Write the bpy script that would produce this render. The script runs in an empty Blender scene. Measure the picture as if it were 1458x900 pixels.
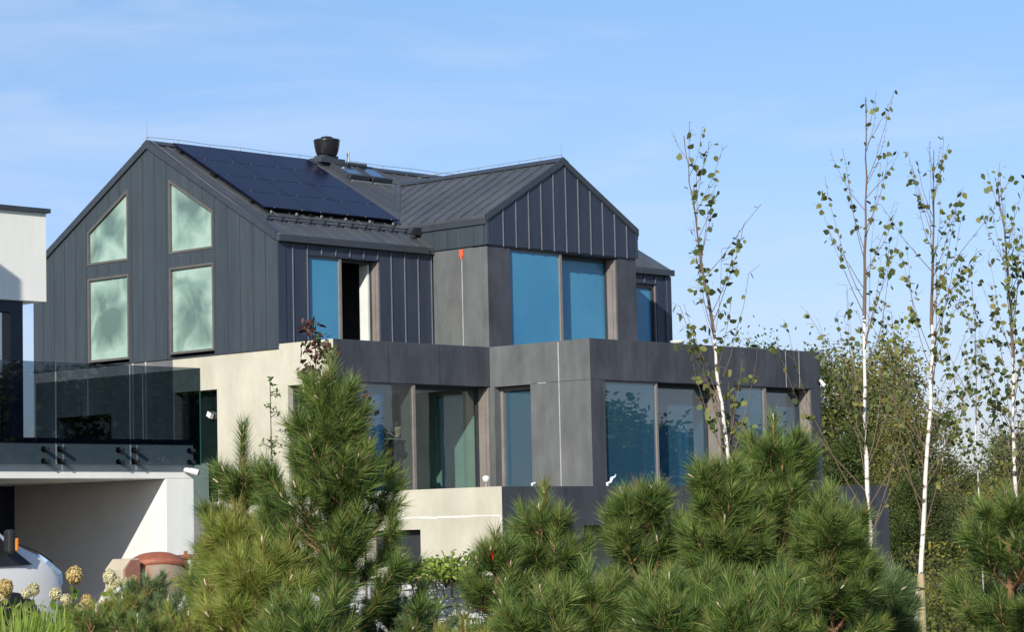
import bpy, bmesh, math, random
import numpy as np
from mathutils import Vector, Matrix
from mathutils.geometry import tessellate_polygon
R = math.radians
scene = bpy.context.scene
col = scene.collection
random.seed(7)

# ------------------------------------------------------------------ helpers
def link(o, parent=None):
    col.objects.link(o)
    if parent is not None: o.parent = parent
    return o

def tag(o, label=None, cat=None, group=None, kind=None):
    if label: o['label'] = label
    if cat: o['category'] = cat
    if group: o['group'] = group
    if kind: o['kind'] = kind
    return o

def thing(name, label, cat, loc=(0, 0, 0), rz=0.0, group=None):
    o = bpy.data.objects.new(name, None)
    o.empty_display_size = 0.2
    o.location = loc; o.rotation_euler = (0, 0, rz)
    link(o)
    return tag(o, label, cat, group)

def copy_tree(o, parent=None):
    c = o.copy(); col.objects.link(c); c.parent = parent
    for ch in [x for x in bpy.data.objects if x.parent == o]:
        copy_tree(ch, c)
    return c

class MB:
    """collects polygons and links them as ONE mesh object"""
    def __init__(s):
        s.v = []; s.f = []; s.m = []
    def face(s, pts, m=0):
        n = len(s.v); s.v += [tuple(p) for p in pts]; s.f.append(tuple(range(n, n + len(pts)))); s.m.append(m)
    def box(s, a, b, m=0):
        x0, y0, z0 = a; x1, y1, z1 = b
        if x0 > x1: x0, x1 = x1, x0
        if y0 > y1: y0, y1 = y1, y0
        if z0 > z1: z0, z1 = z1, z0
        n = len(s.v)
        s.v += [(x0, y0, z0), (x1, y0, z0), (x1, y1, z0), (x0, y1, z0), (x0, y0, z1), (x1, y0, z1), (x1, y1, z1), (x0, y1, z1)]
        for f in ((0, 3, 2, 1), (4, 5, 6, 7), (0, 1, 5, 4), (1, 2, 6, 5), (2, 3, 7, 6), (3, 0, 4, 7)):
            s.f.append(tuple(n + i for i in f)); s.m.append(m)
    def obox(s, o, u, v, w, m=0):
        """oriented box: corner o, edge vectors u, v, w"""
        o, u, v, w = map(Vector, (o, u, v, w)); n = len(s.v)
        s.v += [tuple(p) for p in (o, o + u, o + u + v, o + v, o + w, o + u + w, o + u + v + w, o + v + w)]
        for f in ((0, 3, 2, 1), (4, 5, 6, 7), (0, 1, 5, 4), (1, 2, 6, 5), (2, 3, 7, 6), (3, 0, 4, 7)):
            s.f.append(tuple(n + i for i in f)); s.m.append(m)
    def plate(s, axis, outer, holes, d0, d1, m=0):
        """flat plate with holes; 2D loops are (y,z) for axis X, (x,z) for Y, (x,y) for Z"""
        def P(p, d):
            if axis == 'X': return (d, p[0], p[1])
            if axis == 'Y': return (p[0], d, p[1])
            return (p[0], p[1], d)
        loops = [outer] + list(holes)
        flat = [p for l in loops for p in l]
        tris = tessellate_polygon([[Vector((p[0], p[1], 0)) for p in l] for l in loops])
        for d in (d0, d1):
            n = len(s.v); s.v += [P(p, d) for p in flat]
            for t in tris:
                s.f.append(tuple(n + i for i in t)); s.m.append(m)
        for l in loops:
            for i in range(len(l)):
                a, b = l[i], l[(i + 1) % len(l)]
                s.face([P(a, d0), P(b, d0), P(b, d1), P(a, d1)], m)
    def tube(s, pts, rad, n=8, m=0, cap=True):
        pts = [Vector(p) for p in pts]
        if not hasattr(rad, '__len__'): rad = [rad] * len(pts)
        rings = []
        for i, p in enumerate(pts):
            d = (pts[min(i + 1, len(pts) - 1)] - pts[max(i - 1, 0)]).normalized()
            a = d.cross(Vector((0, 0, 1)))
            if a.length < 1e-3: a = Vector((1, 0, 0))
            a.normalize(); b = d.cross(a)
            k = len(s.v)
            for j in range(n):
                t = 2 * math.pi * j / n
                s.v.append(tuple(p + (a * math.cos(t) + b * math.sin(t)) * rad[i]))
            rings.append(k)
        for k0, k1 in zip(rings, rings[1:]):
            for j in range(n):
                s.f.append((k0 + j, k0 + (j + 1) % n, k1 + (j + 1) % n, k1 + j)); s.m.append(m)
        if cap:
            s.f.append(tuple(rings[0] + j for j in range(n))); s.m.append(m)
            s.f.append(tuple(rings[-1] + j for j in range(n))); s.m.append(m)
    def lathe(s, prof, c=(0, 0, 0), n=24, m=0, mat=None):
        """profile [(r,z)] turned around Z at c, optional 4x4 matrix"""
        rings = []
        for r, z in prof:
            k = len(s.v); rings.append(k)
            for j in range(n):
                t = 2 * math.pi * j / n
                p = Vector((r * math.cos(t), r * math.sin(t), z))
                if mat is not None: p = mat @ p
                s.v.append(tuple(p + Vector(c)))
        for k0, k1 in zip(rings, rings[1:]):
            for j in range(n):
                s.f.append((k0 + j, k0 + (j + 1) % n, k1 + (j + 1) % n, k1 + j)); s.m.append(m)
    def build_each(s, name, mats, parent=None, **kw):
        """every loose piece becomes an object of its own"""
        key = {}; par = {}
        def find(a):
            while par[a] != a: par[a] = par[par[a]]; a = par[a]
            return a
        ids = [key.setdefault(tuple(round(c, 5) for c in v), i) for i, v in enumerate(s.v)]
        for i in ids: par.setdefault(i, i)
        for f in s.f:
            for a in f[1:]: par[find(ids[a])] = find(ids[f[0]])
        groups = {}
        for fi, f in enumerate(s.f): groups.setdefault(find(ids[f[0]]), []).append(fi)
        out = []
        for fl in groups.values():
            q = MB(); mp_ = {}
            for fi in fl:
                nf = []
                for a in s.f[fi]:
                    if a not in mp_: mp_[a] = len(q.v); q.v.append(s.v[a])
                    nf.append(mp_[a])
                q.f.append(tuple(nf)); q.m.append(s.m[fi])
            out.append(q.build(name, mats, parent, **kw))
        return out
    def build(s, name, mats, parent=None, smooth=False, off=(0, 0, 0), bevel=0, recalc=True):
        me = bpy.data.meshes.new(name)
        ox, oy, oz = off
        me.from_pydata([(a - ox, b - oy, c - oz) for a, b, c in s.v], [], s.f)
        if not isinstance(mats, (list, tuple)): mats = [mats]
        for mm in mats: me.materials.append(mm)
        if len(mats) > 1: me.polygons.foreach_set('material_index', s.m)
        if recalc:
            bm = bmesh.new(); bm.from_mesh(me)
            bmesh.ops.remove_doubles(bm, verts=bm.verts, dist=1e-5)
            bmesh.ops.recalc_face_normals(bm, faces=bm.faces)
            bm.to_mesh(me); bm.free()
        if smooth: me.polygons.foreach_set('use_smooth', [True] * len(me.polygons))
        me.update()
        o = bpy.data.objects.new(name, me)
        if bevel:
            b = o.modifiers.new('bevel', 'BEVEL'); b.width = bevel; b.segments = 2; b.limit_method = 'ANGLE'
        return link(o, parent)

def np_mesh(name, verts, nper, tint, mat, parent=None, tris=None):
    """verts (N,nper,3): N separate polygons of nper corners, tint (N,) stored as colour attribute"""
    N = verts.shape[0]
    me = bpy.data.meshes.new(name)
    me.vertices.add(N * nper); me.vertices.foreach_set('co', verts.reshape(-1).astype(np.float32))
    me.loops.add(N * nper); me.loops.foreach_set('vertex_index', np.arange(N * nper, dtype=np.int32))
    me.polygons.add(N)
    me.polygons.foreach_set('loop_start', np.arange(0, N * nper, nper, dtype=np.int32))
    me.polygons.foreach_set('loop_total', np.full(N, nper, dtype=np.int32))
    me.update(calc_edges=True)
    at = me.attributes.new('tint', 'FLOAT', 'FACE'); at.data.foreach_set('value', tint.astype(np.float32))
    me.materials.append(mat)
    o = bpy.data.objects.new(name, me)
    return link(o, parent)

# ------------------------------------------------------------------ materials
def newmat(name):
    m = bpy.data.materials.new(name); m.use_nodes = True
    nt = m.node_tree; return m, nt, nt.nodes, nt.links, nt.nodes['Principled BSDF']

def surf(name, c1, c2=None, rough=.6, scale=(3, 3, 3), detail=6, lo=.35, hi=.65, bump=0.0, bscale=60, metal=0.0, spec=.5, coat=0.0, extra=None, dist=0.02):
    m, nt, N, L, P = newmat(name)
    P.inputs['Roughness'].default_value = rough; P.inputs['Metallic'].default_value = metal
    P.inputs['Specular IOR Level'].default_value = spec
    if coat: P.inputs['Coat Weight'].default_value = coat; P.inputs['Coat Roughness'].default_value = .05
    tc = N.new('ShaderNodeTexCoord'); mp = N.new('ShaderNodeMapping'); mp.inputs['Scale'].default_value = scale
    L.new(tc.outputs['Object'], mp.inputs['Vector'])
    nz = N.new('ShaderNodeTexNoise'); nz.inputs['Detail'].default_value = detail; nz.inputs['Scale'].default_value = 1
    nz.inputs['Roughness'].default_value = .6
    L.new(mp.outputs['Vector'], nz.inputs['Vector'])
    rp = N.new('ShaderNodeValToRGB'); rp.color_ramp.elements[0].position = lo; rp.color_ramp.elements[1].position = hi
    rp.color_ramp.elements[0].color = (*c1, 1); rp.color_ramp.elements[1].color = (*(c2 or c1), 1)
    L.new(nz.outputs['Fac'], rp.inputs['Fac'])
    out = rp.outputs['Color']
    if extra: out = extra(N, L, tc, out)
    L.new(out, P.inputs['Base Color'])
    if bump:
        n2 = N.new('ShaderNodeTexNoise'); n2.inputs['Scale'].default_value = bscale; n2.inputs['Detail'].default_value = 4
        L.new(tc.outputs['Object'], n2.inputs['Vector'])
        bp = N.new('ShaderNodeBump'); bp.inputs['Strength'].default_value = bump; bp.inputs['Distance'].default_value = dist
        L.new(n2.outputs['Fac'], bp.inputs['Height']); L.new(bp.outputs['Normal'], P.inputs['Normal'])
    return m

def streaks(sx, strength=.35, dark=(.0, .0, .0), zs=.25, seed=0.0, light=None):
    """vertical water streaks multiplied onto the colour, plus cloudy patches"""
    def f(N, L, tc, out):
        mp = N.new('ShaderNodeMapping'); mp.inputs['Scale'].default_value = (sx, sx, zs); mp.inputs['Location'].default_value = (seed, seed, seed)
        L.new(tc.outputs['Object'], mp.inputs['Vector'])
        nz = N.new('ShaderNodeTexNoise'); nz.inputs['Scale'].default_value = 1; nz.inputs['Detail'].default_value = 5; nz.inputs['Roughness'].default_value = .7
        L.new(mp.outputs['Vector'], nz.inputs['Vector'])
        mr = N.new('ShaderNodeMapRange'); mr.inputs['From Min'].default_value = .35; mr.inputs['From Max'].default_value = .7
        mr.inputs['To Min'].default_value = 1 - strength; mr.inputs['To Max'].default_value = 1 + strength * .6
        L.new(nz.outputs['Fac'], mr.inputs['Value'])
        mx = N.new('ShaderNodeMix'); mx.data_type = 'RGBA'; mx.blend_type = 'MULTIPLY'; mx.inputs[0].default_value = 1
        L.new(out, mx.inputs[6]); L.new(mr.outputs['Result'], mx.inputs[7])
        return mx.outputs[2]
    return f

def foliage(name, cols, trans=.35, rough=.55, spec=.3):
    """colour picked by the per-face 'tint' attribute"""
    m, nt, N, L, P = newmat(name)
    at = N.new('ShaderNodeAttribute'); at.attribute_name = 'tint'
    rp = N.new('ShaderNodeValToRGB')
    while len(rp.color_ramp.elements) < len(cols): rp.color_ramp.elements.new(.5)
    for e, (p, c) in zip(rp.color_ramp.elements, cols): e.position = p; e.color = (*c, 1)
    L.new(at.outputs['Fac'], rp.inputs['Fac']); L.new(rp.outputs['Color'], P.inputs['Base Color'])
    P.inputs['Roughness'].default_value = rough; P.inputs['Specular IOR Level'].default_value = spec
    tr = N.new('ShaderNodeBsdfTranslucent'); L.new(rp.outputs['Color'], tr.inputs['Color'])
    mx = N.new('ShaderNodeMixShader'); mx.inputs[0].default_value = trans
    L.new(P.outputs[0], mx.inputs[1]); L.new(tr.outputs[0], mx.inputs[2])
    L.new(mx.outputs[0], N['Material Output'].inputs['Surface'])
    return m

def glass(name, tint, refl=.12, rough=.0, film=None, film_amt=0.0, gain=1.0, wav=0.0):
    """thin pane: transparent tint + fresnel reflection (+ optional diffuse film)"""
    m, nt, N, L, P = newmat(name); N.remove(P)
    tr = N.new('ShaderNodeBsdfTransparent'); tr.inputs['Color'].default_value = (*tint, 1)
    gl = N.new('ShaderNodeBsdfGlossy'); gl.inputs['Roughness'].default_value = rough; gl.inputs['Color'].default_value = (1, 1, 1, 1)
    base = tr.outputs[0]
    if film:
        df = N.new('ShaderNodeBsdfDiffuse'); df.inputs['Color'].default_value = (*film, 1)
        m1 = N.new('ShaderNodeMixShader'); m1.inputs[0].default_value = film_amt
        L.new(base, m1.inputs[1]); L.new(df.outputs[0], m1.inputs[2]); base = m1.outputs[0]
    lw = N.new('ShaderNodeFresnel'); lw.inputs['IOR'].default_value = 1.5
    ge_ = N.new('ShaderNodeNewGeometry'); io = N.new('ShaderNodeMath'); io.operation = 'MULTIPLY_ADD'; io.inputs[1].default_value = -.83333; io.inputs[2].default_value = 1.5
    L.new(ge_.outputs['Backfacing'], io.inputs[0]); L.new(io.outputs[0], lw.inputs['IOR'])
    ma = N.new('ShaderNodeMath'); ma.operation = 'MULTIPLY_ADD'; ma.inputs[1].default_value = gain; ma.inputs[2].default_value = refl
    L.new(lw.outputs[0], ma.inputs[0])
    if wav:
        tc = N.new('ShaderNodeTexCoord'); nz = N.new('ShaderNodeTexNoise'); nz.inputs['Scale'].default_value = .8
        L.new(tc.outputs['Object'], nz.inputs['Vector']); bp = N.new('ShaderNodeBump'); bp.inputs['Strength'].default_value = wav; bp.inputs['Distance'].default_value = .02
        L.new(nz.outputs['Fac'], bp.inputs['Height']); L.new(bp.outputs[0], gl.inputs['Normal'])
    mx = N.new('ShaderNodeMixShader'); L.new(ma.outputs[0], mx.inputs[0]); L.new(base, mx.inputs[1]); L.new(gl.outputs[0], mx.inputs[2])
    L.new(mx.outputs[0], N['Material Output'].inputs['Surface'])
    return m

M = {}
M['clad'] = surf('anthracite_sheet', (.047, .060, .073), (.059, .074, .088), rough=.42, scale=(1.5, 1.5, .5), bump=.25, bscale=2.2, spec=.45, extra=streaks(7, .16, zs=.35), dist=.03)
M['clad_shaded'] = surf('anthracite_sheet_shaded', (.030, .041, .068), (.042, .055, .086), rough=.42, scale=(1.5, 1.5, .5), bump=.12, bscale=3, spec=.45, extra=streaks(9, .12, zs=.5), dist=.03)  # shaded copy of the anthracite sheet: weak sun and blue sky put into colour
M['seam'] = surf('seam_sunlit_edge', (.12, .13, .16), (.16, .17, .20), rough=.4, spec=.6)  # lighter than the sheets: sunlit rib edges painted into the colour
M['clad_dark'] = surf('anthracite_trim', (.040, .048, .060), (.050, .060, .074), rough=.4, spec=.5)
M['roof'] = surf('roof_sheet', (.066, .074, .084), (.090, .099, .108), rough=.42, scale=(1, 1, 1), bump=.2, bscale=2.2, spec=.5, extra=streaks(5, .14, zs=1.5), dist=.03)
M['conc_sunlit'] = surf('sunlit_dark_concrete', (.108, .118, .120), (.160, .172, .172), rough=.85, scale=(1.3, 1.3, .9), lo=.3, hi=.7, bump=.15, bscale=40, extra=streaks(2.2, .20, zs=.5, seed=3), dist=.01, spec=.3)  # lighter copy of the dark concrete: stronger sun on -X faces put into colour
M['conc_dark'] = surf('dark_concrete', (.052, .058, .074), (.088, .095, .114), rough=.8, scale=(1.3, 1.3, .9), lo=.3, hi=.7, bump=.15, bscale=40, extra=streaks(2.4, .26, zs=.5), dist=.01, spec=.3)  # same concrete toned darker and bluer for the less sunlit faces
M['conc_grey'] = surf('grey_concrete', (.15, .155, .165), (.20, .205, .215), rough=.8, scale=(1, 1, .6), bump=.15, bscale=40, extra=streaks(3, .2), dist=.01, spec=.3)
M['conc_light'] = surf('pale_concrete', (.52, .49, .395), (.62, .59, .485), rough=.85, scale=(.9, .9, .7), bump=.2, bscale=30, extra=streaks(1.7, .10, zs=.6), dist=.01, spec=.2)
M['filler'] = surf('joint_filler', (.72, .71, .66), (.8, .78, .72), rough=.9, scale=(20, 20, 20))
M['strip'] = surf('dusty_strip', (.34, .33, .31), (.46, .45, .42), rough=.8, scale=(6, 6, 3))
M['frame'] = surf('bronze_frame', (.20, .18, .165), (.25, .225, .205), rough=.45, spec=.5)
M['frame_gable'] = surf('brown_grey_frame', (.105, .098, .092), (.13, .12, .112), rough=.5)
M['frame_dark'] = surf('dark_frame', (.03, .033, .04), (.04, .043, .05), rough=.4)
M['pv'] = surf('solar_glass', (.006, .007, .022), (.009, .010, .030), rough=.18, scale=(3, 3, 3), spec=.2)
M['pv_frame'] = surf('solar_frame', (.006, .007, .014), rough=.35)
M['alu'] = surf('aluminium', (.5, .52, .55), (.6, .62, .65), rough=.35, metal=.6)
M['black'] = surf('black_plastic', (.014, .015, .018), (.02, .021, .024), rough=.45)
M['cowl'] = surf('cowl_metal', (.018, .019, .022), (.028, .029, .033), rough=.3, metal=.3)
M['mint_int'] = surf('green_plasterboard', (.44, .55, .50), (.52, .62, .57), rough=.9)
M['white_int'] = surf('interior_plaster', (.66, .70, .66), (.72, .75, .71), rough=.9)
M['dark_int'] = surf('unlit_room', (.05, .055, .06), (.08, .085, .09), rough=.9)  # wall colour made dark so the room depths look unlit
M['floor_int'] = surf('screed_floor', (.22, .21, .20), (.30, .29, .27), rough=.8)
M['stucco'] = surf('white_stucco', (.90, .90, .83), (.95, .95, .89), rough=.9, scale=(2, 2, 1), bump=.15, bscale=70, dist=.005, extra=streaks(2.5, .06), spec=.2)
M['garage'] = surf('garage_plaster', (.74, .73, .69), (.80, .79, .75), rough=.9, scale=(2, 2, 2), bump=.1, bscale=60, dist=.004)
M['navy'] = surf('navy_panel', (.012, .018, .040), (.016, .024, .05), rough=.3)
M['pave'] = surf('paving', (.07, .068, .064), (.11, .106, .10), rough=.9, scale=(2, 2, 2), bump=.3, bscale=12)
M['ground'] = surf('meadow_soil', (.05, .075, .025), (.12, .12, .055), rough=1, scale=(.6, .6, .6), bump=.6, bscale=5, dist=.08)
M['orange'] = surf('orange_paint', (.38, .12, .065), (.27, .10, .06), rough=.55, scale=(8, 8, 8), bump=.2)
M['tag_red'] = surf('red_orange_plastic', (.80, .12, .05), (.86, .16, .07), rough=.5)
M['rust'] = surf('cement_stained_steel', (.30, .25, .19), (.34, .13, .07), rough=.8, scale=(4, 4, 4), lo=.45, hi=.7, bump=.4, bscale=20)
M['brick_paint'] = surf('faded_red_paint', (.30, .13, .09), (.36, .18, .12), rough=.7, scale=(8, 8, 8))
M['beige'] = surf('beige_metal', (.50, .44, .33), (.56, .5, .38), rough=.6, scale=(4, 4, 4))
M['bluefilm'] = surf('blue_film', (.042, .22, .40), (.065, .28, .46), rough=.35, scale=(.5, .5, .4), coat=.5)

def mint_mat():
    m, nt, N, L, P = newmat('fogged_glass')
    tc = N.new('ShaderNodeTexCoord')
    n0 = N.new('ShaderNodeTexNoise'); n0.inputs['Scale'].default_value = 1.3; n0.inputs['Detail'].default_value = 3; n0.inputs['Distortion'].default_value = .7
    L.new(tc.outputs['Object'], n0.inputs['Vector'])
    # distance from the pane edge (Generated y,z): clear in the middle, milky at the edges
    sp = N.new('ShaderNodeSeparateXYZ'); L.new(tc.outputs['Generated'], sp.inputs[0])
    def edge(o):
        a = N.new('ShaderNodeMath'); a.operation = 'SUBTRACT'; a.inputs[1].default_value = .5; L.new(o, a.inputs[0])
        b = N.new('ShaderNodeMath'); b.operation = 'ABSOLUTE'; L.new(a.outputs[0], b.inputs[0]); return b.outputs[0]
    mxm = N.new('ShaderNodeMath'); mxm.operation = 'MAXIMUM'; L.new(edge(sp.outputs['Y']), mxm.inputs[0]); L.new(edge(sp.outputs['Z']), mxm.inputs[1])
    a1 = N.new('ShaderNodeMath'); a1.operation = 'MULTIPLY_ADD'; a1.inputs[1].default_value = 1.0; L.new(mxm.outputs[0], a1.inputs[0]); 
    ns = N.new('ShaderNodeMath'); ns.operation = 'MULTIPLY'; ns.inputs[1].default_value = 1.0; L.new(n0.outputs['Fac'], ns.inputs[0]); L.new(ns.outputs[0], a1.inputs[2])
    rp = N.new('ShaderNodeValToRGB'); e = rp.color_ramp.elements
    e[0].position = .62; e[0].color = (.12, .19, .17, 1); e[1].position = 1.0; e[1].color = (.36, .50, .43, 1)
    k = e.new(.82); k.color = (.22, .33, .28, 1)
    L.new(a1.outputs[0], rp.inputs['Fac']); L.new(rp.outputs[0], P.inputs['Base Color'])
    P.inputs['Roughness'].default_value = .25; P.inputs['Coat Weight'].default_value = .35; P.inputs['Coat Roughness'].default_value = .02
    return m
M['mint'] = mint_mat()
M['glass_low'] = glass('clear_teal_glass', (.50, .64, .61), refl=.13, gain=1.25, wav=.25)
M['glass_blue'] = glass('blue_coated_glass', (.22, .42, .58), refl=.13, gain=1.2, film=(.06, .19, .30), film_amt=.42, wav=.12)
M['glass_rail'] = glass('smoked_railing_glass', (.23, .285, .33), refl=.03, gain=.9)
M['glass_soft'] = glass('greenish_glass', (.55, .7, .68), refl=.06, film=(.4, .5, .5), film_amt=.25)
M['glass_roof'] = glass('skylight_glass', (.2, .3, .4), refl=.45, gain=1.5, film=(.2, .3, .4), film_amt=.5)

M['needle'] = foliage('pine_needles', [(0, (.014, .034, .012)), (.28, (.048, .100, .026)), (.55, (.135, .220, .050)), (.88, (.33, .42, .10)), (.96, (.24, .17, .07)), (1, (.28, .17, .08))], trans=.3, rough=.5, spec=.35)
M['needle_yel'] = foliage('yellow_green_needles', [(0, (.07, .11, .022)), (.32, (.20, .27, .045)), (.7, (.38, .43, .09)), (.9, (.25, .19, .07)), (1, (.28, .18, .08))], trans=.3, rough=.45, spec=.4)
M['needle_blue'] = foliage('blue_green_needles', [(0, (.045, .085, .035)), (.5, (.11, .18, .07)), (.9, (.21, .30, .11)), (1, (.25, .32, .13))], trans=.25, rough=.45, spec=.4)
M['pine_bark'] = surf('pine_bark', (.16, .085, .045), (.30, .16, .085), rough=.9, scale=(30, 30, 12), bump=.6, bscale=50)
M['bud'] = surf('pine_bud', (.55, .42, .33), (.65, .52, .42), rough=.7, scale=(20, 20, 20))
M['birch_leaf'] = foliage('birch_leaves', [(0, (.06, .10, .035)), (.4, (.16, .20, .06)), (.75, (.30, .31, .09)), (.93, (.26, .22, .05)), (1, (.34, .15, .05))], trans=.4, rough=.5)
M['twig'] = surf('birch_twig', (.13, .085, .06), (.20, .14, .10), rough=.8)
M['stake'] = surf('round_stake_wood', (.42, .33, .17), (.52, .42, .24), rough=.8, scale=(20, 20, 2))
M['wood_leaf'] = foliage('wood_leaves', [(0, (.06, .078, .026)), (.3, (.14, .165, .05)), (.7, (.25, .27, .08)), (.9, (.36, .34, .10)), (1, (.44, .38, .11))], trans=.45, rough=.6)
M['wood_leaf_yellow'] = foliage('yellowing_wood_leaves', [(0, (.07, .08, .024)), (.3, (.18, .185, .05)), (.7, (.32, .31, .08)), (.9, (.46, .38, .09)), (1, (.55, .40, .09))], trans=.45, rough=.6)
M['wood_leaf_grey'] = foliage('grey_green_wood_leaves', [(0, (.06, .08, .035)), (.3, (.14, .17, .075)), (.7, (.24, .28, .12)), (.9, (.34, .36, .16)), (1, (.40, .40, .16))], trans=.45, rough=.6)
M['wood_leaf_dark'] = foliage('deep_green_wood_leaves', [(0, (.035, .055, .016)), (.4, (.08, .12, .03)), (.8, (.15, .20, .05)), (1, (.26, .28, .07))], trans=.4, rough=.6)
M['yel_leaf'] = foliage('yellowing_leaves', [(0, (.06, .075, .02)), (.5, (.14, .16, .04)), (.85, (.30, .27, .05)), (1, (.42, .33, .05))], trans=.35)
M['fresh_leaf'] = foliage('fresh_leaves', [(0, (.10, .17, .025)), (.5, (.22, .34, .05)), (1, (.42, .50, .11))], trans=.4)
M['red_leaf'] = foliage('dark_red_leaves', [(0, (.045, .02, .018)), (.6, (.10, .035, .03)), (.88, (.16, .07, .05)), (.9, (.06, .11, .03)), (1, (.10, .17, .04))], trans=.3)
M['bark'] = surf('brown_bark', (.07, .055, .04), (.12, .095, .07), rough=.9, scale=(10, 10, 4), bump=.5)
M['bloom'] = foliage('cream_petals', [(0, (.50, .42, .20)), (.5, (.72, .66, .40)), (1, (.80, .78, .58))], trans=.25, spec=.1)
M['petal'] = foliage('white_petals', [(0, (.75, .75, .74)), (1, (.84, .84, .82))], trans=.2, spec=.1)
M['bloom_old'] = foliage('faded_petals', [(0, (.40, .26, .10)), (.5, (.62, .48, .20)), (1, (.72, .60, .30))], trans=.25, spec=.1)

def birch_bark():
    m, nt, N, L, P = newmat('birch_bark')
    tc = N.new('ShaderNodeTexCoord'); mp = N.new('ShaderNodeMapping'); mp.inputs['Scale'].default_value = (12, 12, 26)
    L.new(tc.outputs['Object'], mp.inputs['Vector'])
    nz = N.new('ShaderNodeTexNoise'); nz.inputs['Scale'].default_value = 1; nz.inputs['Detail'].default_value = 3; L.new(mp.outputs[0], nz.inputs['Vector'])
    rp = N.new('ShaderNodeValToRGB'); e = rp.color_ramp.elements
    e[0].position = .36; e[0].color = (.09, .06, .045, 1); e[1].position = .44; e[1].color = (.74, .68, .60, 1)
    k = e.new(.7); k.color = (.80, .76, .70, 1)
    L.new(nz.outputs['Fac'], rp.inputs['Fac']); L.new(rp.outputs[0], P.inputs['Base Color']); P.inputs['Roughness'].default_value = .7
    return m
M['birch_bark'] = birch_bark()

# ------------------------------------------------------------------ camera, sky and sun
CAM = Vector((-35.6213, -40.1847, 1.6)); FPX = 3685.9
PI_, RO, YA = .085, -.022, .8157
fw = Vector((math.sin(YA) * math.cos(PI_), math.cos(YA) * math.cos(PI_), math.sin(PI_)))
rt = Vector((math.cos(YA), -math.sin(YA), 0)); up = rt.cross(fw)
rt, up = rt * math.cos(RO) + up * math.sin(RO), up * math.cos(RO) - rt * math.sin(RO)
cd = bpy.data.cameras.new('camera'); cam = bpy.data.objects.new('camera', cd); col.objects.link(cam)
cd.sensor_width = 36; cd.lens = FPX / 1458 * 36; cd.clip_end = 4000; cd.clip_start = .5
mat = Matrix((rt, up, -fw)).transposed().to_4x4(); mat.translation = CAM
cam.matrix_world = mat
scene.camera = cam

def site(px, dist, z=0.0):
    """ground position lying dist metres out along the view at image column px of the 1458-wide photograph"""
    d = fw + rt * ((px - 729) / FPX); p = CAM + d * dist
    return Vector((p.x, p.y, z))
def hgt(py, px, dist):
    d = fw + rt * ((px - 729) / FPX) - up * ((py - 450) / FPX)
    return (CAM + d * dist).z

SUN = Vector((1, .49, -.55)).normalized()
el = math.asin(-SUN.z); az = math.atan2(-SUN.x, -SUN.y)
sd = bpy.data.lights.new('sun', 'SUN'); sd.energy = 5.0; sd.angle = R(.53); sd.color = (1, .935, .83)
so = bpy.data.objects.new('sun', sd); col.objects.link(so); so.rotation_euler = SUN.to_track_quat('-Z', 'Y').to_euler(); so.location = (-30, -20, 30)

w = bpy.data.worlds.new('World'); scene.world = w; w.use_nodes = True
N, L = w.node_tree.nodes, w.node_tree.links
bg = N['Background']; bg.inputs['Strength'].default_value = .138
sky = N.new('ShaderNodeTexSky'); sky.sky_type = 'NISHITA'; sky.sun_disc = False
sky.sun_elevation = el; sky.sun_rotation = az; sky.air_density = 1.0; sky.dust_density = .6; sky.ozone_density = 1.6
hs = N.new('ShaderNodeHueSaturation'); hs.inputs['Saturation'].default_value = 1.08
L.new(sky.outputs[0], hs.inputs['Color'])
tcs = N.new('ShaderNodeTexCoord'); sps = N.new('ShaderNodeSeparateXYZ'); L.new(tcs.outputs['Generated'], sps.inputs[0])
gr = N.new('ShaderNodeValToRGB'); ge = gr.color_ramp.elements
ge[0].position = 0.0; ge[0].color = (.60, .60, .86, 1); ge[1].position = .24; ge[1].color = (.82, .89, 1.0, 1)
gk = ge.new(.09); gk.color = (.70, .72, .97, 1)
L.new(sps.outputs['Z'], gr.inputs['Fac'])
gm = N.new('ShaderNodeMix'); gm.data_type = 'RGBA'; gm.blend_type = 'MULTIPLY'; gm.inputs[0].default_value = 1
L.new(hs.outputs[0], gm.inputs[6]); L.new(gr.outputs[0], gm.inputs[7])
# thin cirrus veils
tc = N.new('ShaderNodeTexCoord'); mp = N.new('ShaderNodeMapping'); mp.inputs['Scale'].default_value = (3.2, 3.2, 22); mp.inputs['Rotation'].default_value = (.12, .1, .3)
L.new(tc.outputs['Generated'], mp.inputs['Vector'])
nz = N.new('ShaderNodeTexNoise'); nz.inputs['Scale'].default_value = 1.6; nz.inputs['Detail'].default_value = 7; nz.inputs['Roughness'].default_value = .6; nz.inputs['Distortion'].default_value = .5
L.new(mp.outputs[0], nz.inputs['Vector'])
cr = N.new('ShaderNodeValToRGB'); cr.color_ramp.elements[0].position = .47; cr.color_ramp.elements[1].position = .78
cr.color_ramp.elements[1].color = (.42, .42, .42, 1); L.new(nz.outputs['Fac'], cr.inputs['Fac'])
mx = N.new('ShaderNodeMix'); mx.data_type = 'RGBA'; mx.blend_type = 'MIX'
L.new(cr.outputs[0], mx.inputs[0]); L.new(gm.outputs[2], mx.inputs[6]); mx.inputs[7].default_value = (5.2, 5.8, 7.0, 1)
L.new(mx.outputs[2], bg.inputs['Color'])

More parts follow.
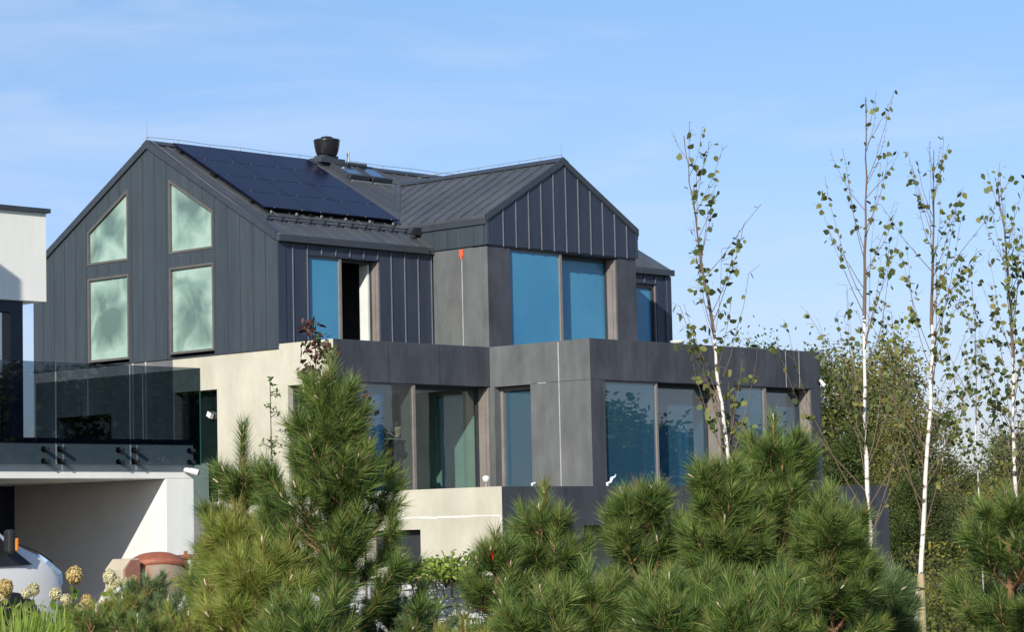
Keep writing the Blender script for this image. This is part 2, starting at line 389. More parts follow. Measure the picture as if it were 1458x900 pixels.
# ------------------------------------------------------------------ ground
def ground():
    mb = MB(); n = 60
    xs = [-700 + 1600 * i / n for i in range(n + 1)]
    xs = sorted(set([-900, -400, -200, -120] + [-80 + 4 * i for i in range(50)] + [160, 260, 500, 1200]))
    ys = sorted(set([-900, -400, -200, -120] + [-80 + 4 * i for i in range(50)] + [160, 260, 500, 1200]))
    idx = {}
    for i, x in enumerate(xs):
        for j, y in enumerate(ys):
            d = (x * .73 + y * .685) - (CAM.x * .73 + CAM.y * .685)
            t = max(0, min(1, (d - 18) / 10)); h = .3 * t * t * (3 - 2 * t) - .004
            idx[i, j] = len(mb.v); mb.v.append((x, y, h))
    for i in range(len(xs) - 1):
        for j in range(len(ys) - 1):
            mb.f.append((idx[i, j], idx[i + 1, j], idx[i + 1, j + 1], idx[i, j + 1])); mb.m.append(0)
    o = mb.build('ground', M['ground'], smooth=True); tag(o, kind='structure')
ground()
mb = MB(); mb.box((-30, -18.5, .0), (-12.5, -12.3, .302)); mb.box((-30, -12.3, .0), (-13.0, -7, .304))
tag(mb.build('driveway', M['pave']), kind='structure')

# ================================================================== THE HOUSE
H = thing('modern_house', 'dark two-wing house with anthracite gables, solar roof and concrete terraces', 'house')
Y1, YM, ZE, ZR = 8.44, 4.22, 7.95, 10.37
XA, XB, XM, Y2 = 4.58, 9.50, 7.04, -1.66
ZE2, ZR2, ZG = 8.54, 9.94, 7.914
X8 = 12.71; ZC = 5.68; ZQ = 4.82; ZB = 2.55; Y4 = -4.545; Y6 = -6.29; X5 = 12.55
k = (ZR - ZE) / YM
def zroof(y): return ZE + k * (y if y < YM else 2 * YM - y)

# ---- gable cladding with four window holes
WL = (4.93, 6.40); WR = (2.04, 3.52)
lowL = [(WL[0], 4.09), (WL[1], 4.09 + 1.58), (WL[1], 5.97 + 1.6), (WL[0], 7.57)]
Zlb, Zlt, Ztb = 5.68, 7.57, 7.87
win = {
 'lowL': [(WL[0], Zlb), (WL[1], Zlb), (WL[1], Zlt), (WL[0], Zlt)],
 'lowR': [(WR[0], Zlb), (WR[1], Zlb), (WR[1], Zlt), (WR[0], Zlt)],
 'topL': [(WL[0], Ztb), (WL[1], Ztb), (WL[1], 8.62), (WL[0], 9.46)],
 'topR': [(WR[0], Ztb), (WR[1], Ztb), (WR[1], 9.52), (WR[0], 8.68)],
}
mb = MB()
outer = [(0, 5.60), (Y1, 5.60), (Y1, ZE - .02), (YM, ZR - .02), (0, ZE - .02)]
mb.plate('X', outer, [[(a, b) for a, b in v] if not n.startswith('low') else [(v[0][0], 5.61), (v[1][0], 5.61), v[2], v[3]] for n, v in win.items()], 0.0, .22)
# lock seams
ys = []
y = .37
while y < Y1 - .1:
    ys.append(y); y += .405
def spans(y):
    zt = zroof(y) - .10; cuts = []
    for n, v in win.items():
        if v[0][0] - .02 < y < v[1][0] + .02:
            a = v[0][1]; t = (y - v[0][0]) / (v[1][0] - v[0][0]); b = v[3][1] + (v[2][1] - v[3][1]) * t
            cuts.append((a - .06, b + .06))
    cuts.sort(); out = []; z = 5.60
    for a, b in cuts:
        if a > z + .05: out.append((z, a))
        z = b
    out.append((z, zt)); return out
for y in ys:
    for a, b in spans(y): mb.box((-.011, y - .004, a), (.0, y + .004, b))
mb.build('gable_cladding', M['clad'], H)
# rake trim along the verge and the corner trim
mb = MB()
for s in (0, 1):
    ya, yb = (0, YM) if s == 0 else (Y1, YM)
    n = Vector((0, yb - ya, ZR - ZE)).normalized(); nn = Vector((0, -n.z * (1 if s == 0 else -1), abs(n.y)))
    o = Vector((-.05, ya, ZE - .09)); e = Vector((0, yb - ya, ZR - ZE))
    mb.face([o, o + e, o + e + Vector((0, 0, .17)), o + Vector((0, 0, .17))]); 
    o2 = o + Vector((.13, 0, 0))
    mb.face([o2, o2 + e, o2 + e + Vector((0, 0, .17)), o2 + Vector((0, 0, .17))])
    mb.face([o, o + e, o2 + e, o2]); t = Vector((0, 0, .17)); mb.face([o + t, o + e + t, o2 + e + t, o2 + t]); mb.face([o, o + t, o2 + t, o2])
mb.build('verge_trim', M['clad_dark'], H)
mb = MB(); mb.box((.0, -.020, 5.62), (.215, -.002, 7.84)); mb.build_each('corner_trim', M['clad_shaded'], H)
mb = MB(); mb.box((-.03, -.02, 5.58), (-.001, Y1, 5.60)); mb.build('drip_edge', M['clad_dark'], H)

def win_frame_X(poly, name='window', x=0.0, t=.05, pane='mint', proud=.016):
    """window in the gable plane: mitred ring frame and fogged pane"""
    cx = sum(p[0] for p in poly) / 4; cz = sum(p[1] for p in poly) / 4
    inner = []
    P = [Vector(p) for p in poly]; n = len(P)
    for i in range(n):
        a, b, c = P[i - 1], P[i], P[(i + 1) % n]
        d1 = (b - a).normalized(); d2 = (c - b).normalized()
        n1 = Vector((-d1.y, d1.x)); n2 = Vector((-d2.y, d2.x))
        ctr = Vector((cx, cz))
        if n1.dot(ctr - b) < 0: n1 = -n1
        if n2.dot(ctr - b) < 0: n2 = -n2
        q = b + (n1 + n2) * (t / (1 + n1.dot(n2)))
        inner.append((q.x, q.y))
    mb = MB(); mb.plate('X', [tuple(p) for p in P], [inner], x - proud, x + .16)
    f = mb.build(name, M['frame_gable'], H)
    mb = MB(); mb.plate('X', inner, [], x + .045, x + .06); mb.build('pane', M[pane], f)
    return f
for n in ('lowL', 'lowR', 'topL', 'topR'): win_frame_X(win[n])

# ---- long -Y wall of the main wing (cladding) with the sliding door opening
def ribs_Y(mb, xs, y, z0, z1, holes=(), d=.026, w=.016):
    for x in xs:
        segs = [(z0, z1 if not callable(z1) else z1(x))]
        for (a, b, c, e) in holes:
            if a - .03 < x < b + .03:
                segs = [(s0, min(s1, c)) for s0, s1 in segs if s0 < c] + [(max(s0, e), s1) for s0, s1 in segs if s1 > e]
        for s0, s1 in segs:
            if s1 - s0 > .03: mb.box((x - w / 2, y - d, s0), (x + w / 2, y, s1))
seamX = [.42 + .408 * i for i in range(11)]
mb = MB()
door = (.88, 2.95, 5.0, 7.59)
mb.plate('Y', [(.221, 4.9), (XA - .001, 4.9), (XA - .001, 7.93), (.221, 7.93)], [[(door[0], 4.95), (door[1], 4.95), (door[1], door[3]), (door[0], door[3])]], 0.0, .22)
mb.build('cladding', M['clad_shaded'], H)
mb = MB(); ribs_Y(mb, seamX, 0.0, 4.9, 7.80, [(door[0], door[1], 4.9, door[3] + .03)]); mb.build_each('standing_seam', M['seam'], H)
# back wing, right of the front gable
mb = MB()
bw = (10.4, 12.2, 5.0, 7.6)
mb.plate('Y', [(XB - .2, 4.9), (X8 - .201, 4.9), (X8 - .201, 7.93), (XB - .2, 7.93)], [[(bw[0], 4.95), (bw[1], 4.95), (bw[1], bw[3]), (bw[0], bw[3])]], 0.0, .22)
mb.build('cladding', M['clad_shaded'], H)
mb = MB(); ribs_Y(mb, [9.7 + .408 * i for i in range(8)], 0.0, 4.9, 7.80, [(bw[0], bw[1], 4.9, bw[3] + .03)]); mb.build_each('standing_seam', M['seam'], H)
mb = MB(); mb.box((X8 - .21, -.022, 4.9), (X8 + .02, -.002, 7.82)); mb.build_each('corner_trim', M['clad_shaded'], H)
# far gable and rear wall closing the volume
mb = MB(); mb.plate('X', [(0, 2.4), (Y1, 2.4), (Y1, ZE - .02), (YM, ZR - .02), (0, ZE - .02)], [], X8 - .2, X8)
mb.box((.22, Y1 - .2, 0), (X8 - .2, Y1, ZE - .03)); mb.build('rear_cladding', M['clad'], H)

# ---- roofs
def slab(mb, pts, th):
    """pts upper face corners; thickness straight down"""
    a = [Vector(p) for p in pts]; b = [p - Vector((0, 0, th)) for p in a]
    mb.face(a); mb.face(b[::-1])
    for i in range(len(a)):
        j = (i + 1) % len(a); mb.face([a[i], a[j], b[j], b[i]])
mb = MB()
e = .05; dz = k * e
slab(mb, [(-.02, -e, ZE - dz + .05), (X8 + .03, -e, ZE - dz + .05), (X8 + .03, YM, ZR + .05), (-.02, YM, ZR + .05)], .14)
slab(mb, [(-.02, Y1 + e, ZE - dz + .05), (X8 + .03, Y1 + e, ZE - dz + .05), (X8 + .03, YM, ZR + .05), (-.02, YM, ZR + .05)], .14)
x = .42
while x < 12.6:      # standing seams on the front slope
    yb = -e; yt = YM
    if XA < x < XB: yb = 3.5 - abs(x - XM) / (XM - XA) * 2.4
    a = Vector((x - .008, yb, zroof(yb) + .05)); mb.obox(a, (.016, 0, 0), (0, yt - yb, k * (yt - yb)), (0, 0, .028)); x += .408
mb.build('roof', M['roof'], H)
mb = MB()
for s in (-1, 1): mb.obox((-.05, YM, ZR + .075), (X8 + .1, 0, 0), (0, s * .16, -.16 * k), (0, 0, .02))
mb.build('ridge_cap', M['clad_dark'], H)
# eaves fascia
mb = MB()
mb.box((-.03, -.12, 7.83), (4.34, -.05, 7.97)); mb.box((XB + .15, -.12, 7.83), (X8 + .05, -.05, 7.97)); mb.build_each('eaves_trim', M['clad_dark'], H)
# ---- front gable: roof
k2 = (ZR2 - ZE2) / (XM - XA)
YV = (ZR2 - ZE) / k; YW = (ZE2 - ZE) / k
mb = MB()
for s in (-1, 1):
    xe = XM + s * (XM - XA + .06); ze = ZE2 - k2 * .06
    slab(mb, [(xe, Y2 - .05, ze + .05), (XM, Y2 - .05, ZR2 + .05), (XM, YV + .02, ZR2 + .05), (xe, YW + .02, ze + .05)], .13)
    y = Y2 + .36
    while y < YV - .1:
        # the seam stops at the valley
        t0 = 0.0
        if y > YW: t0 = (y - YW) / (YV - YW)
        x0 = xe + (XM - xe) * t0; z0 = ze + (ZR2 - ze) * t0
        mb.obox((x0, y - .009, z0 + .05), (XM - x0, 0, ZR2 - z0), (0, .018, 0), (0, 0, .03)); y += .405
mb.build('gable_roof', M['roof'], H)
mb = MB()
for s in (-1, 1): mb.obox((XM, Y2 - .07, ZR2 + .08), (0, YV - Y2 + .1, 0), (s * .17, 0, -.17 * k2), (0, 0, .02))
mb.build('ridge_cap', M['clad_dark'], H)
mb = MB()   # valley gutters laid on the main roof
for s in (-1, 1):
    a = Vector((XM + s * (XM - XA), YW, ZE2 + .062)); b = Vector((XM, YV, ZR2 + .062)); d = b - a
    mb.obox(a + Vector((s * .20, 0, 0)), d, (-s * .02, 0, .0), (0, 0, .012))
    mb.face([a + Vector((s * .22, -.02, 0)), a + Vector((s * .02, -.0, 0)), b + Vector((s * .02, 0, 0)), b + Vector((s * .22, .02, .0))])
mb.build('valley_flashing', M['roof'], H)
mb = MB()   # fascia under the side eaves, rake trim on the gable front
mb.box((XA - .07, Y2 - .04, 8.36), (XA + .0, YW + .1, 8.50)); mb.box((XB, Y2 - .04, 8.36), (XB + .07, YW + .1, 8.50))
mb.build_each('eaves_trim', M['clad_dark'], H)
mb = MB()
for s in (-1, 1):
    xe = XM + s * (XM - XA + .06); ze = ZE2 - k2 * .06
    mb.obox((xe, Y2 - .075, ze - .07), (XM - xe, 0, ZR2 - ze), (0, .06, 0), (0, 0, .15))
mb.build('verge_trim', M['clad_dark'], H)
mb = MB()
mb.plate('Y', [(XA - .03, ZG), (XB + .03, ZG), (XB + .03, ZE2 - .02), (XM, ZR2 - .03), (XA - .03, ZE2 - .02)], [], Y2 - .03, Y2 + .1)
def ztop(x): return ZE2 + k2 * ((XM - XA) - abs(x - XM)) - .09
mb.build('gable_cladding', M['clad_shaded'], H)
mb = MB(); ribs_Y(mb, [5.05 + .411 * i for i in range(11)], Y2 - .03, ZG - .02, ztop); mb.build_each('standing_seam', M['seam'], H)
mb = MB()
mb.box((XA - .03, Y2 + .1, ZG), (XA + .1, .0, ZE2 - .05)); mb.box((XA - .03, 0, ZE - .3), (XA + .1, YW, ZE2 - .05)); mbw = mb; mb = MB()
mb.box((XB - .1, Y2 + .1, ZG), (XB + .03, .0, ZE2 - .05)); mb.box((XB - .1, 0, ZE - .3), (XB + .03, YW, ZE2 - .05)); mb.build('cladding', M['clad'], H); mb = mbw
for i in range(6):
    y = Y2 + .36 + .41 * i
    if y < YW - .1: mb.box((XA - .042, y - .006, max(ZG, zroof(y) + .05 if y > 0 else ZG)), (XA - .03, y + .006, 8.36))
mb.build('cladding', M['clad'], H)
mb = MB(); mb.box((XA - .045, Y2 - .045, ZG), (XA + .02, Y2 + .02, 8.5)); mb.box((XB - .02, Y2 - .045, ZG), (XB + .045, Y2 + .02, 8.5)); mb.build_each('corner_trim', M['clad'], H)
mb = MB(); mb.box((XA + .02, Y2 - .012, ZG - .035), (XB - .02, Y2 + .05, ZG)); mb.box((XA - .012, Y2 + .02, ZG - .02), (XA + .05, 0, ZG)); mb.build('shadow_gap', M['black'], H)

# ---- concrete bay under the gable
mb = MB()
go = (5.29, 8.84, 5.0, 7.87)
mb.plate('Y', [(XA, 4.9), (XB, 4.9), (XB, ZG - .036), (XA, ZG - .036)], [[(go[0], 4.95), (go[1], 4.95), (go[1], go[3]), (go[0], go[3])]], Y2, Y2 + .45)
mb.build('bay_wall', M['conc_dark'], H)
mb = MB(); mb.box((XA - .001, Y2 + .002, 4.9), (XA + .002, Y2 + .45, ZG - .036)); mb.box((XA - .001, Y2 + .45, 4.9), (XA + .3, -.001, ZG - .021)); mb.build('bay_side_wall', M['conc_sunlit'], H)
mb = MB()
mb.box((XB - .3, Y2 + .45, 4.9), (XB, 1.0, ZG - .036))
mb.build('bay_wall', M['conc_dark'], H)

# generic sliding glazing in a -Y facing opening: left leaf flush, right leaf recessed
def slider(x0, x1, z0, z1, y, split, rec, p1, p2, head=.09, post=.16, jamb=True, openleaf=None, name='sliding_window'):
    mb = MB()
    # outer sill, head and posts
    mb.box((split, y + .03, z0), (split + post * .45, y + rec, z1 - .01), 0)          # meeting post
    mb.box((split + post * .45, y + rec - .08, z0), (split + post, y + rec, z1 - head - .005), 0)
    mb.box((x0 + .001, y + .04, z1 - .035), (split, y + .12, z1 - .002), 0)
    mb.box((split + post * .45, y + rec - .10, z1 - head), (x1 - .001, y + rec, z1 - .002), 1)
    mb.box((x0 + .001, y + .04, z0), (x0 + .035, y + .12, z1 - .035), 0)
    if jamb:
        mb.box((x1 - .07, y + .10, z0), (x1 - .012, y + rec - .10, z1 - .015), 0)
        mb.box((x1 - .045, y + .02, z0), (x1 - .008, y + .10, z1 - .012), 0)
        mb.box((x1 - .10, y + rec - .10, z0), (x1 - .012, y + rec, z1 - head), 1)
    f = mb.build(name, [M['frame'], M['frame_dark']], H)
    mb = MB(); mb.face([(x0 + .03, y + .07, z0), (split, y + .07, z0), (split, y + .07, z1 - .03), (x0 + .03, y + .07, z1 - .03)])
    mb.build('pane', M[p1], f)
    if p2:
        mb = MB(); mb.face([(split + post, y + rec - .04, z0), (x1 - .1, y + rec - .04, z0), (x1 - .1, y + rec - .04, z1 - head), (split + post, y + rec - .04, z1 - head)])
        mb.build('pane', M[p2], f)
    return f
slider(go[0], go[1], 4.98, go[3], Y2, 6.93, .36, 'bluefilm', 'bluefilm')
d = slider(door[0], door[1], 4.98, door[3], 0.0, 1.77, .30, 'bluefilm', None, head=.06)
mb = MB(); mb.tube([(1.86, .19, 6.1), (1.86, .15, 6.1), (1.86, .15, 6.25), (1.86, .19, 6.25)], .012); mb.build('handle', M['alu'], d)
slider(bw[0], bw[1], 4.98, bw[3], 0.0, 11.0, .16, 'bluefilm', 'bluefilm', post=.1)

# ---- terraces and ground floor
# parapet band of the upper terrace
mb = MB()
mb.box((.301, Y2, ZQ), (XA, Y2 + .30, ZC))
mb.box((XA + .30, Y4, ZQ), (X5, Y4 + .30, ZC))
mb.box((X5 - .30, Y4 + .30, ZQ), (X5, .0, ZC))
mb.build('parapet', M['conc_dark'], H, bevel=.008)
mb = MB(); mb.box((XA, Y4 + .003, ZQ), (XA + .30, Y2 + .30, ZC - .002)); mb.build('parapet', M['conc_sunlit'], H)
mb = MB(); mb.box((XA + .002, Y4, ZQ), (XA + .299, Y4 + .0028, ZC - .001)); mb.build('parapet', M['conc_dark'], H)
mb = MB()
mb.box((.3, Y2 + .30, 4.84), (XA + .3, -.001, 5.0)); mb.box((XA + .3, Y4 + .30, 4.84), (X5 - .3, -.001, 4.998)); mb.box((.3, .22, 4.84), (X8 - .2, Y1 - .2, 4.996))
mb.build_each('floor_slab', M['floor_int'], H)
# pale gable base wall, X = 0 plane: corner opening + room opening
mb = MB()
o1 = [(-1.50, ZB), (-.27, ZB), (-.27, 4.80), (-1.50, 4.80)]
o2 = [(1.98, 2.46), (3.40, 2.46), (3.40, 4.85), (1.98, 4.85)]
bs = [(-4.08, 1.05), (-2.6, 1.05), (-2.6, 1.77), (-4.08, 1.77)]
mb.plate('X', [(Y6, 0), (3.44, 0), (3.44, 5.58), (0, 5.58), (0, ZC), (Y2, ZC - .001), (Y2, ZB), (Y6, ZB)], [o1, o2, bs], 0.0, .30)
mb.build('pale_wall', M['conc_light'], H)
mb = MB(); o3 = [(5.6, 2.46), (7.6, 2.46), (7.6, 4.5), (5.6, 4.5)]
mb.plate('X', [(3.44, 0), (Y1, 0), (Y1, 5.58), (3.44, 5.58)], [o3], 0.002, .30); mb.build('grey_wall', M['conc_grey'], H)
mb = MB()
for y in (4.35, 4.80): mb.box((-.02, y - .025, 2.5), (.002, y + .025, 5.58))
mb.build_each('light_strip', M['strip'], H)
mb = MB()  # dark sheets behind both panes, painting in the shade of the rooms
for o in (o2, o3):
    mb.box((.26, o[0][0], 2.46), (.29, o[1][0], 4.84 if o is o2 else 4.5))
f = mb.build_each('window', M['frame_dark'], H)[0]
mb = MB()
for o in (o2, o3): mb.face([(.2, o[0][0], 2.46), (.2, o[1][0], 2.46), (.2, o[1][0], o[2][1]), (.2, o[0][0], o[2][1])])
mb.build_each('pane', M['glass_low'], f)
mb = MB()  # corner window by the terrace pillar
mb.box((.14, -1.50, ZB), (.20, -1.44, 4.80)); mb.box((.14, -.33, ZB), (.20, -.27, 4.80)); mb.box((.14, -1.44, 4.73), (.20, -.33, 4.80)); mb.box((.14, -.80, ZB), (.20, -.74, 4.73))
f = mb.build('window', M['frame_dark'], H)
mb = MB(); mb.face([(.17, -1.44, ZB), (.17, -.33, ZB), (.17, -.33, 4.73), (.17, -1.44, 4.73)]); mb.build('pane', M['glass_low'], f)
# pillar beside the left glazing
mb = MB(); mb.box((.30, Y2 + .002, 2.1), (.47, Y2 + .30, ZQ)); mb.box((0.002, Y2 - .004, 2.56), (.301, Y2 - .001, ZC - .001)); mb.build('pillar', M['conc_dark'], H)
# ground floor left glazing
slider(.47, XA, 2.1, ZQ, Y2, 2.27, .40, 'glass_low', 'glass_low', post=.16)
# bay: -X wall with tall opening, then front wall with two openings
mb = MB()
mb.plate('X', [(Y4, 2.1), (Y2 + .3, 2.1), (Y2 + .3, ZQ), (Y4, ZQ)], [[(-2.84, 2.12), (-1.78, 2.12), (-1.78, ZQ - .01), (-2.84, ZQ - .01)]], XA, XA + .30)
mb.build('bay_side_wall', M['conc_sunlit'], H)
mb = MB(); mb.box((XA + .002, Y4 - .003, 2.1), (XA + .30, Y4 - .0005, ZQ))
mb.plate('Y', [(XA + .30, 2.1), (X5, 2.1), (X5, ZQ), (XA + .30, ZQ)], [[(5.03, 2.12), (8.90, 2.12), (8.90, ZQ - .003), (5.03, ZQ - .003)], [(9.38, 2.12), (12.19, 2.12), (12.19, ZQ - .003), (9.38, ZQ - .003)]], Y4, Y4 + .45)
mb.box((X5 - .3, Y4 + .45, 2.1), (X5, Y1, ZQ))
mb.build('bay_wall', M['conc_dark'], H)
mb = MB()
mb.box((XA + .18, -1.86, 2.1), (XA + .28, -1.785, ZQ - .02)); mb.box((XA + .2, -2.84, 2.1), (XA + .28, -2.80, ZQ - .02)); mb.box((XA + .2, -2.8, ZQ - .10), (XA + .28, -1.86, ZQ - .02))
f = mb.build('window', [M['frame']], H)
mb = MB(); mb.face([(XA + .24, -2.80, 2.1), (XA + .24, -1.86, 2.1), (XA + .24, -1.86, ZQ - .1), (XA + .24, -2.80, ZQ - .1)]); mb.build('pane', M['glass_blue'], f)
slider(5.03, 8.90, 2.1, ZQ - .004, Y4, 6.71, .44, 'glass_blue', 'glass_blue', post=.13)
slider(9.38, 12.19, 2.1, ZQ - .004, Y4, 10.45, .40, 'glass_blue', 'glass_blue', post=.22)
# thin filler joints
mb = MB()
mb.box((XA - .006, -.895, ZC), (XA + .002, -.872, 7.66)); mb.build_each('light_strip', M['strip'], H)
mb = MB(); mb.box((XA - .006, -3.675, 2.56), (XA + .002, -3.65, ZC - .03)); mb.build_each('light_strip', M['strip'], H)
mb = MB()
for x in (11.26, 11.76): mb.box((x - .009, Y4 - .006, ZQ + .01), (x + .009, Y4 + .001, ZC - .02))
mb.build_each('light_strip', M['strip'], H)
mb = MB(); mb.box((XA - .03, -.935, 7.72), (XA - .001, -.83, 7.87)); mb.box((XA - .026, -.905, 7.66), (XA - .001, -.86, 7.72)); mb.build('warning_tag', M['tag_red'], H)
# base terrace
mb = MB()
mb.plate('Y', [(.30, .0), (2.3, .0), (2.3, 1.78), (12.1, 1.74), (12.1, 0), (12.6, 0), (12.6, ZB), (.30, ZB)], [], Y6, Y6 + .28)
mb.box((.0, Y6 - .003, 0), (.30, Y6, ZB - .001))
mb.box((12.3, Y6 + .28, 1.74), (12.6, Y4 + .3, ZB))
mb.build('base_parapet', M['conc_dark'], H, bevel=.006)
mb = MB(); mb.box((2.3, Y6 + 1.2, 0), (12.6, Y6 + 1.3, 2.1)); mb.box((12.1, Y6 + .28, 0), (12.6, Y6 + 1.2, 1.74)); mb.build('base_wall', M['conc_light'], H)
mb = MB(); mb.box((.3, Y6 + .28, 1.95), (X5 - .02, Y1 - .2, 2.10)); mb.build_each('floor_slab', M['floor_int'], H)
# basement window, with crumbling filler joints on the pale wall
mb = MB(); mb.box((.20, -4.06, 1.07), (.24, -2.62, 1.75)); f = mb.build('basement_window', M['frame_dark'], H)
mb = MB()
random.seed(3); y = Y6 + .04
while y < -2.6:
    l = random.uniform(.12, .4); z = 2.0 + random.uniform(-.008, .008); h = random.uniform(.012, .03)
    mb.box((-.006, y, z - h), (.001, y + l - .004, z + h * .5)); y += l
mb.box((-.005, Y6 + .02, 1.0), (.001, Y6 + .045, 1.98)); mb.box((-.005, -3.62, 2.03), (.001, -3.60, 2.5))
mb.box((-.005, -.76, 2.6), (.001, -.745, 5.62))
mb.build_each('filler_joint', M['filler'], H)
# parapet top line joint on the bay
mb = MB(); mb.box((XA - .004, -3.3, ZQ - .004), (XA + .001, -3.05, ZQ + .003)); mb.build_each('filler_joint', M['filler'], H)

mb = MB()
for x in (1.55, 3.05): mb.box((x - .004, Y2 - .002, ZQ + .005), (x + .004, Y2 + .001, ZC - .01))
for x in (6.4, 7.9, 9.4, 10.9): mb.box((x - .004, Y4 - .002, ZQ + .005), (x + .004, Y4 + .001, ZC - .01))
for x in (1.8, 3.6, 5.4, 7.2, 9.0, 10.8): mb.box((x - .004, Y6 - .002, 1.8), (x + .004, Y6 + .001, ZB - .01))
mb.build_each('panel_joint', M['black'], H)
mb = MB(); mb.box((XA - .002, Y4 + .01, ZQ - .004), (XA + .001, -2.86, ZQ + .004)); mb.box((XA + .003, Y4 - .0045, ZQ - .003), (5.02, Y4 - .001, ZQ + .003)); mb.build_each('panel_joint', M['black'], H)
# ---- interior (seen through the panes)
mb = MB()
mb.box((4.60, Y2 + .46, 2.1), (4.85, 1.2, 4.84)); mb.box((3.5, 1.4, 2.1), (4.6, 1.5, 4.84)); mb.build_each('interior_wall', M['mint_int'], H); mb = MB();  mb.box((.3, .05, 4.80), (4.6, 3.2, 4.838))
mb.box((2.80, .24, 5.0), (2.9, .50, 7.6)); mb.box((9.0, -4.05, 2.1), (9.1, -1.0, 4.84))
mb.build_each('interior_wall', M['white_int'], H)
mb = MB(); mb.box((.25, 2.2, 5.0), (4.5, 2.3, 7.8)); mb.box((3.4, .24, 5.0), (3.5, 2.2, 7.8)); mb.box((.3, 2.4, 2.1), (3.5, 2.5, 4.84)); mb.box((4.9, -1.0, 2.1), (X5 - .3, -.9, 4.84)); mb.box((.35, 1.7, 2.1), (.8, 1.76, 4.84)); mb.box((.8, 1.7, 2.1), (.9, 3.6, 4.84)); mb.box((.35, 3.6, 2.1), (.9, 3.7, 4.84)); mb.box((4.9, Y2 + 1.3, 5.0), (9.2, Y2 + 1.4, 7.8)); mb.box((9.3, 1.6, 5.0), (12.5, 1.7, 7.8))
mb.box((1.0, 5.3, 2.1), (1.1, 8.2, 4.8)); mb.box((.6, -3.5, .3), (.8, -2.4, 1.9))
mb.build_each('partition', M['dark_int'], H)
mb = MB()   # blue protective sheet hanging inside the left pane
n = 14
for i in range(n):
    xa = .50 + (1.1) * i / n; xb = .50 + 1.1 * (i + 1) / n
    ya = Y2 + .22 + .015 * math.sin(i * 1.9); yb = Y2 + .22 + .015 * math.sin((i + 1) * 1.9)
    mb.face([(xa, ya, 2.4), (xb, yb, 2.4), (xb, yb, 4.76), (xa, ya, 4.76)])
mb.build('blue_sheet', surf('blue_sheet', (.03, .17, .50), (.04, .22, .58), rough=.6, scale=(4, 4, .5)), H)
# curtains in the lower right rooms
cm = surf('pale_curtain', (.34, .48, .56), (.42, .55, .62), rough=.9, scale=(6, 6, .5))
for (xa, xb) in ((5.25, 5.95), (7.6, 8.7), (9.6, 10.3), (11.2, 12.0)):
    mb = MB(); n = 24
    for i in range(n):
        a = xa + (xb - xa) * i / n; b = xa + (xb - xa) * (i + 1) / n
        ya = Y4 + .75 + .05 * math.sin(i * 1.4); yb = Y4 + .75 + .05 * math.sin((i + 1) * 1.4)
        mb.face([(a, ya, 2.1), (b, yb, 2.1), (b, yb, 4.4), (a, ya, 4.4)])
    mb.build('curtain', cm, H, smooth=True)
mb = MB(); mb.box((1.5, -1.42, 3.66), (2.55, -1.38, 3.69))
for x in (1.52, 2.5): mb.box((x, -1.41, 2.1), (x + .03, -1.39, 3.66))
mb.build('handrail', M['alu'], H)

# ---- solar panels, 3 columns x 4 rows
nrm = Vector((0, -k, 1)).normalized(); sl = Vector((0, 1, k))
def on_roof(x, y, h): return Vector((x, y, zroof(y))) + nrm * h
x0, x1, y0, y1 = .50, 4.50, 1.03, 4.06
for c in range(3):
    for r_ in range(4):
        xa = x0 + (x1 - x0) * c / 3 + .008; xb = x0 + (x1 - x0) * (c + 1) / 3 - .008
        ya = y0 + (y1 - y0) * r_ / 4 + .008; yb = y0 + (y1 - y0) * (r_ + 1) / 4 - .008
        mb = MB(); mb.obox(on_roof(xa, ya, .14), (xb - xa, 0, 0), sl * (yb - ya), nrm * .035)
        p = mb.build('solar_panel', M['pv'], H)
        mb = MB()
        for f in (.2, .8):
            q = on_roof(xa + (xb - xa) * f, ya - .012, .165); mb.obox(q, (.022, 0, 0), sl * .02, nrm * .014)
        mb.build_each('clamp', M['frame'], p)
mb = MB()
for f in (1.0, 2.6): mb.obox(on_roof(x0 - .02, y0 + (y1 - y0) * (f - .5) / 4, .07), (x1 - x0 + .04, 0, 0), sl * .04, nrm * .06)
for f in (2.2, 3.6): mb.obox(on_roof(x0 - .02, y0 + (y1 - y0) * f / 4, .07), (x1 - x0 + .04, 0, 0), sl * .04, nrm * .06)
for i in range(7): mb.obox(on_roof(x0 + .1 + i * .62, y0 - .02, .05), (.04, 0, 0), sl * 3.0, nrm * .05)
mb.build_each('mounting_rail', M['black'], H)
mb = MB()
for i in range(6): mb.obox(on_roof(x0 + .16 + i * .72, y0 - .07, .07), (.035, 0, 0), sl * .035, nrm * .05)
mb.build_each('rail_end', M['alu'], H)
# snow guard
mb = MB()
for h in (.08, .145): mb.obox(on_roof(.2, .60, h), (4.15, 0, 0), sl * .012, nrm * .022)
for i in range(11): mb.obox(on_roof(.25 + i * .405, .60, .04), (.028, 0, 0), sl * .05, nrm * .14)
mb.build('snow_guard', M['clad_dark'], H)
# floodlight hanging at the end of the snow guard
mb = MB(); o = on_roof(4.36, .42, .12); mb.obox(o, (.16, -.05, 0), (.05, .12, .02), (0, -.05, .16)); mb.tube([on_roof(4.42, .55, 0), on_roof(4.42, .55, .2)], .015)
mb.tube([on_roof(4.28, .40, .03), on_roof(4.38, .40, .10)], .03)
mb.build('floodlight', [M['black']], H)
